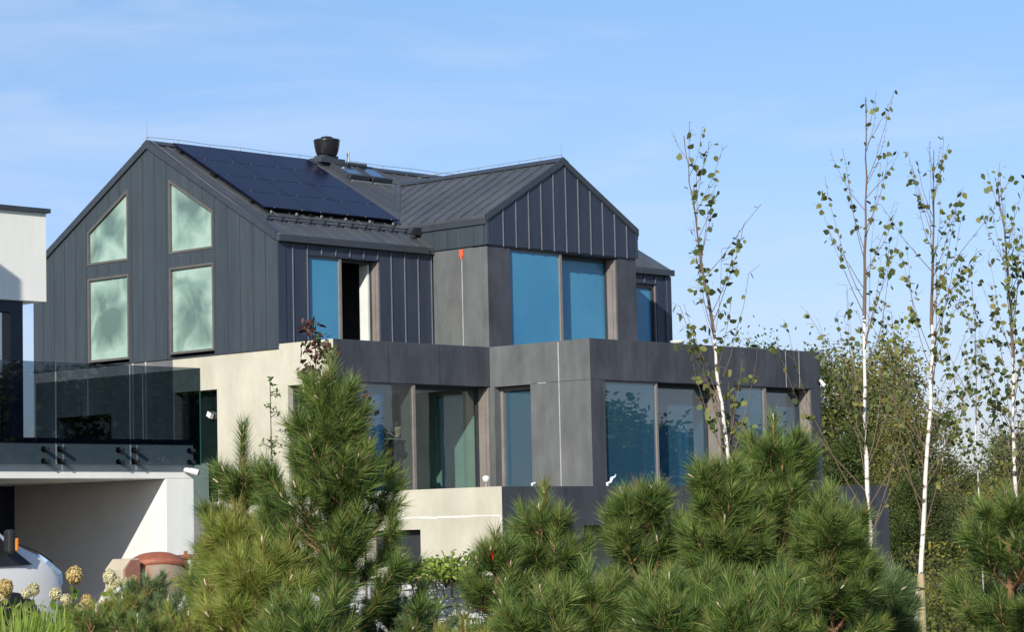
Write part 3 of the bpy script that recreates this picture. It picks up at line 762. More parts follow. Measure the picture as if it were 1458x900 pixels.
# skylights
for (xa, xb, ya, yb) in ((5.32, 5.84, 3.47, 4.02), (6.04, 6.56, 3.46, 4.02)):
    mb = MB()
    mb.obox(on_roof(xa - .05, ya - .06, .05), (xb - xa + .1, 0, 0), sl * .08, nrm * .13); mb.obox(on_roof(xa - .05, yb, .05), (xb - xa + .1, 0, 0), sl * .07, nrm * .11)
    mb.obox(on_roof(xa - .05, ya, .05), (.05, 0, 0), sl * (yb - ya), nrm * .11); mb.obox(on_roof(xb, ya, .05), (.05, 0, 0), sl * (yb - ya), nrm * .11)
    f = mb.build('skylight', M['clad_dark'], H)
    mb = MB(); mb.face([on_roof(xa, ya, .14), on_roof(xb, ya, .14), on_roof(xb, yb, .14), on_roof(xa, yb, .14)]); mb.build('pane', M['glass_roof'], f)
    mb = MB(); mb.obox(on_roof(xa - .06, ya - .16, .05), (xb - xa + .12, 0, 0), sl * .03, nrm * .03); mb.build('flashing', M['alu'], f)
# ventilator: plinth, big bowl cowl, pipe
zt = ZR + .09
mb = MB(); mb.box((4.95, YM - .22, zt - .05), (5.72, YM + .22, zt + .07)); mb.box((5.72, YM - .30, zt - .06), (6.35, YM + .2, zt + .01)); mb.box((5.08, YM - .16, zt + .07), (5.56, YM + .16, zt + .14))
ch = mb.build('chimney', M['clad_dark'], H, bevel=.01)
mb = MB(); mb.lathe([(.0, 0), (.20, 0), (.235, .03), (.27, .12), (.295, .24), (.31, .36), (.315, .38), (.30, .40), (.21, .41), (.15, .44), (.13, .465), (.06, .48), (0, .48)], (5.34, YM, zt + .13), 32)
mb.box((5.60, YM - .03, zt + .46), (5.72, YM + .03, zt + .51)); mb.build('cowl', M['cowl'], ch, smooth=True)
mb = MB(); mb.tube([(6.02, YM, zt - .1), (6.02, YM, zt + .32)], .032, 12); mb.build('vent_pipe', M['alu'], H)
# lightning protection
mb = MB()
pts = [Vector((-.03 + i * .9, YM, ZR + .16 + (.02 if i % 2 else 0))) for i in range(15)]
mb.tube(pts, .006, 5)
for p in pts: mb.tube([p, p - Vector((0, 0, .12))], .006, 5)
pts = [Vector((XM, Y2 - .02 + i * .65, ZR2 + .16)) for i in range(8)]
mb.tube(pts, .006, 5)
for p in pts: mb.tube([p, p - Vector((0, 0, .12))], .006, 5)
mb.tube([(-.02, YM, ZR + .15), (-.05, 2, zroof(2) + .08), (-.04, .1, ZE + .12), (.1, -.1, ZE)], .006, 5)
mb.build('lightning_wire', M['frame'], H)
for p in ((-.02, YM, ZR + .08), (XM, Y2, ZR2 + .08)):
    mb = MB(); mb.tube([p, (p[0], p[1], p[2] + .36)], [.005, .004], 6); mb.build('lightning_rod', M['frame'], H)
# white planter bowl on the parapet
pl = thing('white_bowl', 'small white bowl standing on the upper terrace parapet', 'bowl', (7.45 + .0, Y4 + .15, ZC))
mb = MB(); mb.lathe([(0, 0), (.12, 0), (.16, .05), (.16, .07), (.13, .07), (.10, .02), (0, .02)]); mb.build('bowl_shell', M['filler'], pl, smooth=True)
pl.location = (7.62, Y4 + .15, ZC)
# small white wall lamps / cable tails
def lamp(name, label, x, y, z, d):
    t = thing(name, label, 'lamp', (x, y, z))
    mb = MB(); mb.tube([(0, 0, 0), (0, 0, .10)], .015, 8); mb.build('stem', M['alu'], t)
    mb = MB(); mb.lathe([(0, .09), (.05, .10), (.07, .15), (.065, .2), (0, .23)], n=14); mb.build('lamp_shade', M['petal_plain'], t, smooth=True)
    return t
M['petal_plain'] = surf('white_enamel', (.75, .75, .73), (.8, .8, .78), rough=.4)
lamp('terrace_lamp', 'small white lamp on the pale parapet below the left glazing', .14, -5.75, ZB, 0)
t = thing('cable_tail', 'loose white cable tail curling on the dark parapet below the wide blue window', 'cable', (3.2, Y6 + .14, ZB))
mb = MB(); mb.tube([(0, 0, 0), (.0, 0, .05), (.1, 0, .08), (.14, 0, .16), (.22, 0, .18), (.27, 0, .24)], [.03, .035, .03, .035, .025, .01], 8); mb.build('cable', M['petal_plain'], t, smooth=True)
t = thing('cable_tail', 'short white cable tail beside the dark corner of the lower parapet', 'cable', (1.0, Y6 + .14, ZB))
mb = MB(); mb.tube([(0, 0, 0), (.0, 0, .04), (.08, 0, .06), (.14, 0, .03)], [.02, .03, .03, .01], 8); mb.build('cable', M['petal_plain'], t, smooth=True)
t = thing('wall_lamp', 'white bulb lamp in the dark opening of the pale wall', 'lamp', (.1, 2.35, 4.25))
mb = MB(); mb.obox((0, 0, 0), (.02, .14, .06), (.08, 0, -.02), (.0, -.05, .10)); mb.build('lamp_head', M['petal_plain'], t)
mb = MB(); mb.tube([(.05, .05, .05), (.12, .05, .2), (.1, .05, .6)], .01, 6); mb.build('cord', M['black'], t)
t = thing('wall_spotlight', 'small white spotlight on the right end of the dark parapet', 'lamp', (12.45, Y4, 4.95))
mb = MB(); mb.box((-.03, -.05, 0), (.03, 0, .1)); mb.build('bracket', M['black'], t)
mb = MB(); mb.tube([(0, -.06, .08), (.06, -.14, -.06)], [.03, .05], 10); mb.build('lamp_head', M['petal_plain'], t)
# glass balustrade panel beside the pale wall
bl = thing('glass_balustrade', 'pale glass balustrade panel at the foot of the dark wall opening', 'balustrade', (-.25, 2.0, .3))
mb = MB(); mb.box((-.01, 0, 2.0), (.01, 2.2, 2.98)); mb.build('pane', M['glass_soft'], bl)
mb = MB(); mb.box((-.14, -.02, 0), (.06, 2.4, 2.02)); mb.build('upstand', M['conc_grey'], bl)

# ================================================================== NEIGHBOUR HOUSE
NB = thing('neighbour_house', 'white flat-roofed house with smoked glass balcony above an open garage', 'house')
YN = -12.3; XR = -12.5; XI = -13.0
mb = MB()
mb.box((-26, YN, 2.49), (XR, YN + 8.0, 2.97)); mb.box((XI, YN + .001, .3), (XR, YN + 7.0, 2.49))
mb.build('terrace_slab', M['stucco'], NB, bevel=.01)
mb = MB(); mb.box((-26, YN + 3.48, .3), (XI - .001, YN + 3.6, 2.489)); f = mb.build('garage_door', M['navy'], NB)
mb = MB(); mb.box((XI - .012, YN + .02, .3), (XI - .002, YN + 3.47, 2.488)); mb.build('garage_wall', M['garage'], NB)
mb = MB(); mb.box((-26, YN - .012, 2.965), (XR + .01, YN + .25, 3.03)); mb.build('slab_edge', M['navy'], NB)
mb = MB(); mb.box((-26, YN - .015, 2.60), (XR, YN - .001, 2.685)); mb.build('drip_edge', surf('grey_flashing', (.28, .30, .30), (.34, .36, .36), rough=.5), NB)
# upper storey box
YU = -10.7; XU = -13.8
mb = MB(); mb.box((-26, YU, 5.02), (XU, YU + 6, 6.27)); mb.box((-20.5, YN - .4, 2.97), (-18.3, YU, 7.55)); mb.build('upper_wall', M['stucco'], NB)
mb = MB(); mb.box((-26, YU - .05, 6.27), (XU + .05, YU + 6.05, 6.33)); mb.build('roof_cap', M['clad_dark'], NB)
mb = MB(); mb.box((-14.34, YU + .1, 2.98), (-14.13, YU + .35, 5.02)); mb.box((-18.3, YU + .1, 4.86), (-14.34, YU + .3, 5.02)); mb.box((-16.3, YU + .1, 2.98), (-16.2, YU + .25, 4.86)); f = mb.build('window', M['navy'], NB)
mb = MB(); mb.face([(-18.3, YU + .2, 2.98), (-14.34, YU + .2, 2.98), (-14.34, YU + .2, 4.86), (-18.3, YU + .2, 4.86)]); mb.build('pane', glass('sky_glass', (.10, .2, .3), refl=.45, gain=1.2), f)
mb = MB(); mb.box((-26, YU + 3, 2.98), (-14.6, YU + 3.1, 5.0)); mb.build_each('interior_wall', M['dark_int'], NB)
# glass railing: front panels with standoffs, side panels
edges = [-26 + .02] + [x for x in (-24.25, -22.99, -21.73, -20.97, -19.92, -18.62, -17.36, -16.14, -14.93, -13.70)] + [-12.44]
edges = [-12.44 - 1.235 * i for i in range(10)]
for a, b in zip(edges[1:], edges):
    mb = MB(); yy = YN - .09
    mb.face([(a + .012, yy, 2.68), (b - .012, yy, 2.68), (b - .012, yy, 4.03), (a + .012, yy, 4.03)]); p = mb.build('railing_panel', M['glass_rail'], NB)
    mb = MB()
    for x in (a + .12, b - .14):
        for z in (2.72, 2.88): mb.tube([(x, yy - .03, z), (x, YN, z)], .026, 10); mb.tube([(x, YN - .006, z), (x, YN, z)], .04, 10)
    mb.build_each('standoff', M['black'], p)
for i in range(3):
    ya = YN - .09 + i * 1.27; yb = ya + 1.25
    mb = MB(); mb.face([(XR + .05, ya, 2.68), (XR + .05, yb, 2.68), (XR + .05, yb, 4.03), (XR + .05, ya, 4.03)]); mb.build('railing_panel', M['glass_rail'], NB)
mb = MB(); mb.box((XR + .044, YN - .096, 2.68), (XR + .056, YN - .084, 4.03)); mb.build('glass_edge', surf('glass_edge_green', (.02, .10, .07), rough=.2), NB)
# low dark interior floor edge seen through the glass
# security camera
sc = thing('security_camera', 'white bullet security camera under the balcony corner', 'camera', (-12.58, YN, 2.60))
mb = MB(); mb.tube([(-.02, -.16, -.02), (-.10, -.02, .02)], .035, 12); mb.tube([(0.0, -.20, -.03), (-.06, -.1, .0)], .042, 12); mb.build('camera_body', M['petal_plain'], sc, smooth=False)
mb = MB(); mb.tube([(.004, -.207, -.032), (-.004, -.198, -.03)], .03, 12); mb.build('lens', M['black'], sc)
mb = MB(); mb.tube([(-.06, 0, .0), (-.06, -.08, .0), (-.05, -.1, -.01)], .016, 8); mb.tube([(-.0, -.05, -.03), (.06, 0, -.08)], .008, 6); mb.build('bracket', M['petal_plain'], sc)

# ================================================================== VAN
M['van'] = surf('silver_white_paint', (.74, .74, .72), (.78, .78, .76), rough=.35, coat=.35, scale=(1, 1, 1))
M['vglass'] = surf('van_glass', (.02, .04, .04), (.03, .05, .05), rough=.05, spec=.8)
M['tyre'] = surf('tyre_rubber', (.012, .012, .012), (.02, .02, .02), rough=.8)
M['amber'] = surf('amber_lens', (.75, .20, .02), (.85, .28, .03), rough=.2, coat=.5)
M['lens'] = surf('headlight_lens', (.22, .36, .55), (.35, .5, .68), rough=.08, coat=1, scale=(14, 14, 14))
def van():
    V = thing('parked_van', 'silver white van nosing out in front of the open garage', 'van', (-17.0, -14.55, .304))
    # stations along x (nose at 0): x, z_bottom, z_top, half width, roof half width
    st = [(.0, .42, .88, .66, .50), (-.05, .34, 1.02, .84, .60), (-.16, .30, 1.13, .92, .68), (-.35, .30, 1.22, .97, .74), (-.60, .30, 1.33, 1.0, .78), (-.85, .30, 1.45, 1.01, .80),
          (-1.10, .30, 1.72, 1.01, .78), (-1.40, .30, 2.0, 1.01, .76), (-1.70, .30, 2.14, 1.01, .76), (-2.3, .30, 2.2, 1.01, .77), (-3.6, .30, 2.22, 1.01, .77), (-4.9, .32, 2.20, 1.0, .76), (-5.1, .36, 2.12, .95, .72)]
    mb = MB(); rings = []
    for x, zb, zt, hw, rw in st:
        beltz = min(zt - .12, 1.12)
        pr = [(0, zb), (hw * .6, zb), (hw * .93, zb + .02), (hw, zb + .14), (hw, (zb + beltz) / 2), (hw * .985, beltz), ((hw + rw) / 2 * 1.0, (beltz + zt) / 2 + .04), (rw, zt - .05), (rw * .8, zt - .005), (0, zt)]
        ring = [(-a, b) for a, b in pr[:0:-1]] ; full = pr + [(-a, b) for a, b in pr[-2:0:-1]]
        kk = len(mb.v); mb.v += [(x, a, b) for a, b in full]; rings.append((kk, len(full)))
    for (a, n), (b, _) in zip(rings, rings[1:]):
        for j in range(n): mb.f.append((a + j, a + (j + 1) % n, b + (j + 1) % n, b + j)); mb.m.append(0)
    mb.f.append(tuple(rings[0][0] + j for j in range(rings[0][1]))); mb.m.append(0)
    mb.f.append(tuple(rings[-1][0] + j for j in range(rings[-1][1]))); mb.m.append(0)
    b = mb.build('body', M['van'], V, smooth=True); s = b.modifiers.new('sub', 'SUBSURF'); s.levels = 2; s.render_levels = 2
    mb = MB(); ws = [(-.90, .70, 1.47), (-1.62, .66, 2.09)]
    mb.face([(-.865, -.70, 1.485), (-.865, .70, 1.485), (-1.58, .64, 2.105), (-1.58, -.64, 2.105)]); mb.build('windscreen', M['vglass'], V)
    for s in (-1, 1):
        mb = MB()
        pts = [(-1.12, 1.22), (-1.95, 1.22), (-1.95, 1.9), (-1.62, 1.9), (-1.28, 1.62)]
        def sy(z): return s * (1.005 - max(0, z - 1.1) * .20)
        mb.face([(x, sy(z) + s * .004, z) for x, z in pts]); mb.build('side_window', M['vglass'], V)
        mb = MB(); tri = [(-.62, 1.09), (-1.14, 1.08), (-1.30, 1.66), (-1.24, 1.66), (-1.0, 1.38)]
        mb.face([(x, sy(z) + s * .008, z) for x, z in tri]); mb.build('mirror_base', M['black'], V)
        mb = MB(); mb.box((-1.04, s * 1.02, 1.22), (-.94, s * 1.16, 1.50)); m = mb.build('mirror', M['black'], V, bevel=.035)
        mb = MB(); mb.box((-.96, s * 1.06, 1.25), (-.915, s * 1.168, 1.40)); mb.build('indicator', M['amber'], m, bevel=.015)
        mb = MB(); mb.face([(-.10, s * .86, .84), (-.02, s * .64, .86), (-.10, s * .62, 1.06), (-.42, s * .83, 1.20), (-.36, s * .93, 1.12), (-.16, s * .925, .98)])
        h = mb.build('headlight', M['lens'], V)
        so_ = h.modifiers.new('solid', 'SOLIDIFY'); so_.thickness = .05; so_.offset = 0
        for x in (-.92, -4.0):
            mb = MB(); mb.lathe([(.20, -.10), (.32, -.10), (.345, -.06), (.345, .06), (.32, .10), (.20, .10)], n=28, mat=Matrix.Rotation(R(90), 4, 'X')); mb.v = [(a + x, c + s * .9, d + .345) for a, c, d in mb.v]
            t = mb.build('wheel', M['tyre'], V, smooth=True)
            mb = MB(); mb.lathe([(0, s * -.08), (.08, s * -.09), (.18, s * -.05), (.21, s * -.09)], n=20, mat=Matrix.Rotation(R(90), 4, 'X')); mb.v = [(a + x, c + s * .9, d + .345) for a, c, d in mb.v]; mb.build('rim', M['alu'], t, smooth=True)
            mb = MB()
            arc = [(x + .44 * math.cos(t_), .345 + .44 * math.sin(t_)) for t_ in [math.pi * i / 14 for i in range(15)]]
            for (xa, za), (xb, zb) in zip(arc, arc[1:]): mb.face([(xa, s * 1.016, za), (xb, s * 1.016, zb), (x, s * 1.016, .2), (x, s * 1.016, .2)][:3])
            mb.build('wheel_arch', M['black'], V)
    for s in (-1, 1):
        mb = MB(); mb.tube([(-1.16, s * 1.014, .45), (-1.18, s * 1.016, .9), (-1.16, s * 1.012, 1.12)], .006, 5); mb.build('door_gap', M['black'], V)
        mb = MB(); mb.tube([(-.02, s * .60, 1.02), (-.16, s * .76, 1.125), (-.45, s * .88, 1.235), (-.82, s * .90, 1.36)], .007, 5); mb.build('bonnet_gap', M['black'], V)
    mb = MB(); mb.box((-.22, -.9, .30), (.035, .9, .52)); mb.build('bumper', M['black'], V, bevel=.05)
    mb = MB(); mb.box((-.02, -.5, .66), (.03, .5, .86)); mb.build('grille', M['black'], V, bevel=.02)
van()

# ================================================================== CONCRETE MIXER
def mixer():
    T = thing('concrete_mixer', 'rusty concrete mixer with orange rim parked by the garage pillar', 'concrete mixer', (-14.15, -13.5, .3))
    A = Matrix.Rotation(R(-14), 4, 'X') @ Matrix.Rotation(R(8), 4, 'Y')
    mb = MB(); mb.lathe([(0, -.42), (.20, -.42), (.30, -.34), (.40, -.14), (.41, .0), (.41, .10)], n=36, mat=A); mb.v = [(a, b, c + .85) for a, b, c in mb.v]
    d = mb.build('drum', M['rust'], T, smooth=True)
    mb = MB(); mb.lathe([(.42, .08), (.44, .10), (.44, .15), (.41, .17), (.35, .24), (.26, .29), (.22, .30), (.20, .28), (.33, .22)], n=36, mat=A); mb.v = [(a, b, c + .85) for a, b, c in mb.v]
    mb.build('drum_mouth', M['orange'], d, smooth=True)
    mb = MB(); mb.tube([(.05, -.12, 1.10), (.45, -.12, 1.12), (.60, -.12, 1.12)], .04, 8); mb.tube([(.50, 0, .85), (.50, 0, 1.2)], .025, 8)
    mb.tube([(-.45, 0, .85), (.5, 0, .85)], .03, 8); mb.tube([(-.42, 0, .85), (-.30, -.35, .02)], .025, 8); mb.tube([(-.42, 0, .85), (-.30, .35, .02)], .025, 8); mb.tube([(.45, 0, .85), (.40, -.35, .1)], .025, 8); mb.tube([(.45, 0, .85), (.40, .35, .1)], .025, 8)
    mb.build('frame', M['orange'], T)
    for s in (-1, 1):
        mb = MB(); mb.lathe([(0, -.03), (.13, -.04), (.15, 0), (.13, .04), (0, .03)], n=20, mat=Matrix.Rotation(R(90), 4, 'X')); mb.v = [(a + .40, b + s * .36, c + .15) for a, b, c in mb.v]; mb.build('wheel', M['tyre'], T, smooth=True)
    mb = MB(); mb.plate('Y', [(-.74, .66), (-.46, .66), (-.46, 1.12), (-.62, 1.12), (-.74, .99)], [], -.24, .12); b = mb.build('motor_housing', M['beige'], T, bevel=.012)
    mb = MB(); mb.plate('Y', [(-.71, .67), (-.47, .67), (-.47, 1.105), (-.61, 1.105), (-.71, .985)], [], -.242, -.262); mb.build('side_cover', M['brick_paint'], b)
mixer()

# ================================================================== GABION WALL
def gabion():
    a = Vector((-18.6, -20.4, .2)); b = Vector((-15.0, -24.3, .2)); u = (b - a); Ln = u.length; u.normalize(); n = Vector((u.y, -u.x, 0))
    if n.dot(Vector((-1, -1, 0))) < 0: n = -n
    ang = math.atan2(u.y, u.x)
    G = thing('gabion_wall', 'grey gabion retaining wall of stones in wire with timber coping', 'gabion wall', (a.x, a.y, .2), ang)
    # local frame: x along, y = -side towards the camera
    s = -1 if (Matrix.Rotation(-ang, 3, 'Z') @ n).y < 0 else 1
    rng = random.Random(5); mb = MB(); mb.box((0, 0, 0), (Ln, -s * .5, .97))
    z = .05
    while z < .96:
        x = rng.uniform(0, .06)
        while x < Ln:
            w_ = rng.uniform(.07, .17); h_ = rng.uniform(.06, .11)
            c = Vector((x + w_ / 2, s * rng.uniform(0, .03), z + rng.uniform(-.01, .01)))
            q = [c + Vector((sx * w_ / 2 * rng.uniform(.7, 1.05), s * .05 * sy * rng.uniform(.6, 1.2), sz * h_ / 2 * rng.uniform(.7, 1.1))) for sx in (-1, 1) for sy in (-1, 1) for sz in (-1, 1)]
            kk = len(mb.v); mb.v += [tuple(p) for p in q]
            for f in ((0, 1, 3, 2), (4, 6, 7, 5), (0, 4, 5, 1), (2, 3, 7, 6), (0, 2, 6, 4), (1, 5, 7, 3)): mb.f.append(tuple(kk + i for i in f)); mb.m.append(0)
            x += w_ * .96
        z += .088
    st = surf('gabion_stone', (.34, .35, .37), (.62, .63, .64), rough=.9, scale=(5, 5, 5), bump=.5, bscale=25)
    mb.build('stone_fill', st, G, recalc=False)
    mb = MB()
    x = 0
    while x < Ln: mb.box((x - .0018, s * .085, 0), (x + .0018, s * .088, .98)); x += .08
    for z in (0.02, .2, .4, .6, .8, .97): mb.box((0, s * .09, z - .004), (Ln, s * .098, z + .004))
    mb.build('wire_basket', M['frame'], G)
    mb = MB(); mb.box((-.02, s * .10, .985), (Ln, -s * .5, 1.01)); mb.build('coping', M['bark'], G)
gabion()

# ================================================================== VEGETATION
rng = np.random.default_rng(11)
def unit(v): return v / np.maximum(np.linalg.norm(v, axis=-1, keepdims=True), 1e-9)
def needles(segs, per_m, ln, w, ang=(28, 62), tint=(.12, .84), r=rng, droop=0.0):
    """segs: list of (p0,p1,tintshift) -> triangles (n,3,3), tint"""
    V = []; T = []
    for p0, p1, ts in segs:
        p0 = np.array(p0); p1 = np.array(p1); d = p1 - p0; L_ = np.linalg.norm(d)
        n = max(4, int(L_ * per_m)); ax = d / max(L_, 1e-6)
        t = r.random(n)
        base = p0 + d * t[:, None]
        rv = unit(r.normal(size=(n, 3))); rad = unit(rv - (rv @ ax)[:, None] * ax)
        a = np.radians(r.uniform(ang[0], ang[1], n)) * (1 - .45 * t ** 2)
        dr = ax * np.cos(a)[:, None] + rad * np.sin(a)[:, None]; dr[:, 2] -= droop * r.random(n)
        l = ln * r.uniform(.7, 1.15, n)
        tip = base + dr * l[:, None]
        sd_ = unit(np.cross(dr, r.normal(size=(n, 3)))) * (w * .5)
        V.append(np.stack([base - sd_, base + sd_, tip], 1))
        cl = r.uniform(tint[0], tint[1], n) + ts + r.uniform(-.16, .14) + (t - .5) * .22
        T.append(cl)
    return np.concatenate(V), np.clip(np.concatenate(T), 0, 1)

def pine(name, label, px, dist, top_py, rad, seed, matkey='needle', whorl=.30, dens=800, ln=.122, base_z=0, lean=0.0, rad_pow=.75, bare=.3, group='young pines in front of the house', dry=.04, wn=4.2e-3, budp=.12, leader=.35, nbr=(5, 7), full=1.0, rot=None, coff=(0, 0)):
    r = np.random.default_rng(seed); rr = random.Random(seed)
    g = site(px, dist); h = hgt(top_py, px, dist) - base_z - .06
    T = thing(name, label, 'pine tree', (g.x, g.y, base_z), group=group)
    tb = MB(); buds = MB(); segs = []
    trunk = []
    for i in range(9):
        t = i / 8; trunk.append(Vector((lean * t * h + .02 * math.sin(t * 9 + seed), .02 * math.cos(t * 7 + seed), t * h)))
    def tp(z):
        t = max(0, min(1, z / h)) * 8; i = min(7, int(t)); return trunk[i].lerp(trunk[i + 1], t - i)
    R0 = .017 + .018 * h
    tb.tube(trunk, [R0 * (1 - .82 * i / 8) for i in range(9)], 8)
    # leader brush
    segs.append((tp(h - leader), tp(h), .05)); segs.append((tp(h - leader * .5), tp(h) + Vector((0, 0, .03)), .12))
    tb.tube([tp(h), tp(h) + Vector((0, 0, .03)), tp(h) + Vector((0, 0, .055))], [.006, .008, .002], 6, m=1)
    z = h - leader; wi = 0
    zmin = max(.15, .7 - base_z)
    while z > .12:
        f = 1 - z / h
        Lb = rad * min(1.0, (f * 1.25 + .05)) ** rad_pow
        nb = rr.randint(*nbr); off = rr.uniform(0, 6.28)
        for b in range(nb):
            a = off + 2 * math.pi * b / nb + rr.uniform(-.3, .3); L_ = Lb * rr.uniform(.72, 1.12)
            rise0 = math.radians(rr.uniform(28, 50) - 22 * f)
            pts = [tp(z)]; d = 0; n = 5
            for i in range(n):
                e_ = rise0 + math.radians(9) * i + math.radians(rr.uniform(-4, 4))
                pts.append(pts[-1] + Vector((math.cos(a) * math.cos(e_), math.sin(a) * math.cos(e_), math.sin(e_))) * (L_ / n))
                a += rr.uniform(-.08, .08)
            tb.tube(pts, [.014 * (1 - .6 * i / n) * (.5 + L_) for i in range(n + 1)], 5)
            low = z + base_z < .75
            for i in range(1, n):
                if i < n * bare: continue
                ts = -.22 + .22 * i / n  # needles nearer the trunk tinted darker: inner crown shade put into colour
                if rr.random() < dry and i <= 2: ts = .9
                if low and rr.random() < .5: continue
                segs.append((pts[i], pts[i + 1], ts))
            # upright end shoots
            def shoot(p, aa, el_, l_, ts):
                l_ *= min(1.0, .5 + 1.6 * f)
                q = p + Vector((math.cos(aa) * math.cos(el_), math.sin(aa) * math.cos(el_), math.sin(el_))) * l_
                tb.tube([p, q], [.007, .004], 4); segs.append((p, q, ts)); segs.append((p.lerp(q, .55), q + (q - p) * .12, ts + .1))
                if rr.random() < budp: tb.tube([q + (q - p) * .1, q + (q - p) * .1 + (q - p).normalized() * .02, q + (q - p) * .1 + (q - p).normalized() * .042], [.005, .0065, .002], 5, m=1)
            if low and rr.random() < .4: continue
            shoot(pts[-1], a, math.radians(rr.uniform(55, 80)), rr.uniform(.10, .20), .03)
            for i in (2, 3, 4, 5):
                for s in (-1, 1):
                    if rr.random() < .78 * full:
                        shoot(pts[i], a + s * rr.uniform(.5, 1.2), math.radians(rr.uniform(25, 65)), rr.uniform(.09, .19) * (.6 + .5 * L_ / max(rad, .1)), rr.uniform(-.12, .05))
        z -= whorl * rr.uniform(.8, 1.2) * (1.0 if wi else .8); wi += 1
    segs = [(tuple(a), tuple(b), c) for a, b, c in segs]
    V, Tn = needles(segs, dens, ln, wn, r=r)
    tb.build('trunk', [M['pine_bark'], M['bud']], T, smooth=True, recalc=False)
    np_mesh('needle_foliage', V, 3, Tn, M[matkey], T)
    return T

# ---- the pines, left to right (image column, distance, top row, radius)
pine('pine_tree', 'tallest dark pine with pointed crown in front of the pale wall', 470, 15.0, 505, .76, 21, whorl=.27, dens=820, rad_pow=1.0, nbr=(6, 8))
pine('pine_tree', 'bright green pine leader left of the tallest pine', 343, 15.8, 600, .34, 22, matkey='needle', whorl=.26, rad_pow=.5, dens=800, leader=.5)
pine('pine_tree', 'yellowish bushy pine low at the left of the tallest pine', 332, 15.4, 715, .34, 23, matkey='needle_yel', whorl=.22, rad_pow=.4, dens=800, dry=.14)
pine('pine_tree', 'yellow green pine bush with dry brown needles under the bright leader', 368, 14.6, 760, .34, 24, matkey='needle_yel', whorl=.2, rad_pow=.35, dry=.2)
pine('pine_tree', 'pale low pine bush at the foot of the garage pillar', 306, 16.5, 776, .26, 25, matkey='needle_yel', whorl=.2, rad_pow=.4, dry=.1)
pine('pine_tree', 'thin blue green young pine before the gabion wall right of the tallest pine', 560, 16.5, 815, .34, 26, matkey='needle_blue', whorl=.24, ln=.08)
pine('pine_tree', 'open young pine with bare stems and a red tag before the gabion wall', 700, 15.0, 752, .36, 27, matkey='needle', whorl=.30, rad_pow=.8, nbr=(4, 5), bare=.25, leader=.22, dens=800)
pine('pine_tree', 'young pine with one tall leader under the dark parapet corner', 768, 15.4, 688, .36, 28, matkey='needle', whorl=.27, rad_pow=.6, leader=.35)
pine('pine_tree', 'broad fresh green pine below the wide blue window', 903, 15.2, 688, .46, 29, matkey='needle', whorl=.26, rad_pow=.5, leader=.3, dens=860)
pine('pine_tree', 'low light green pine bush between the broad pine and the leader pine', 828, 14.2, 800, .30, 30, matkey='needle', whorl=.22, rad_pow=.4)
pine('pine_tree', 'low grassy green pine bush in front of the broad pine', 945, 13.6, 812, .38, 31, matkey='needle', whorl=.2, rad_pow=.4)
pine('pine_tree', 'big dark pine rising highest before the right ground floor window', 1098, 15.0, 588, .48, 32, whorl=.26, dens=860, rad_pow=.55, nbr=(6, 8))
pine('pine_tree', 'pine with a cluster of orange brown stems left of the big dark pine', 1018, 14.5, 664, .34, 33, whorl=.24, bare=.45, rad_pow=.5, leader=.16, dens=820)
pine('pine_tree', 'blue green pine right of the big dark pine with a dry brown branch', 1174, 14.6, 692, .36, 34, matkey='needle', whorl=.25, rad_pow=.55, dry=.10, dens=860)
pine('pine_tree', 'soft low pine bush at the right foot of the blue green pine', 1236, 16.0, 792, .30, 35, matkey='needle_blue', whorl=.22, rad_pow=.5)
pine('pine_tree', 'low pine bush in the middle of the front row under the big dark pine', 1062, 13.4, 812, .38, 36, matkey='needle', whorl=.2, rad_pow=.4, dry=.08)
pine('pine_tree', 'rightmost pine with dry brown whorls and a thin leader', 1424, 15.2, 690, .50, 37, whorl=.33, rad_pow=.65, dry=.25, leader=.30, dens=800)
pine('pine_tree', 'low dark pine bush in front of the red tagged pine', 762, 13.9, 830, .34, 38, matkey='needle', whorl=.2, rad_pow=.4)
pine('pine_tree', 'low green pine bush in front of the tallest pine trunk on its left', 425, 13.6, 838, .40, 39, matkey='needle', whorl=.2, rad_pow=.4)
for i, (px, d, py, lb) in enumerate([(205, 17.5, 812, 'small blue green pine seedling in front of the mixer drum'), (172, 16.8, 842, 'soft low pine seedling left of the mixer'), (135, 15.8, 858, 'soft low pine seedling behind the daylily clump'), (235, 15.0, 846, 'feathery low pine seedling at the right of the white blossoms'), (262, 14.6, 868, 'feathery low pine seedling at the bottom edge left of the tallest pine'), (190, 14.2, 872, 'feathery low pine seedling at the bottom edge below the white blossoms'),
        (600, 14.6, 868, 'dark low pine seedling at the bottom right of the tallest trunk'), (655, 14.2, 880, 'thin low pine seedling at the bottom below the red tag')]):
    pine('pine_seedling', lb, px, d, py, .26, 50 + i, matkey=('needle_blue', 'needle_yel', 'needle')[i % 3], whorl=.15, ln=.06, dens=860, rad_pow=.4, nbr=(5, 6), leader=.2, group='soft pine seedlings in the front row', wn=2.8e-3, budp=0)
# red tag on the thin young pine
p = site(695, 14.9, hgt(791, 695, 14.9))
t = thing('red_tag', 'small red plastic tag tied to the thin young pine', 'tag', tuple(p))
mb = MB(); mb.face([(-.05, .0, .0), (-.01, -.02, .028), (.035, .01, .022), (.045, -.01, -.022), (.0, .0, -.005)]); mb.tube([(-.01, 0, .01), (.0, .0, -.03)], .006, 5)
mb.build('tag_strip', surf('red_tag_plastic', (.75, .04, .02), (.8, .05, .03), rough=.5), t)

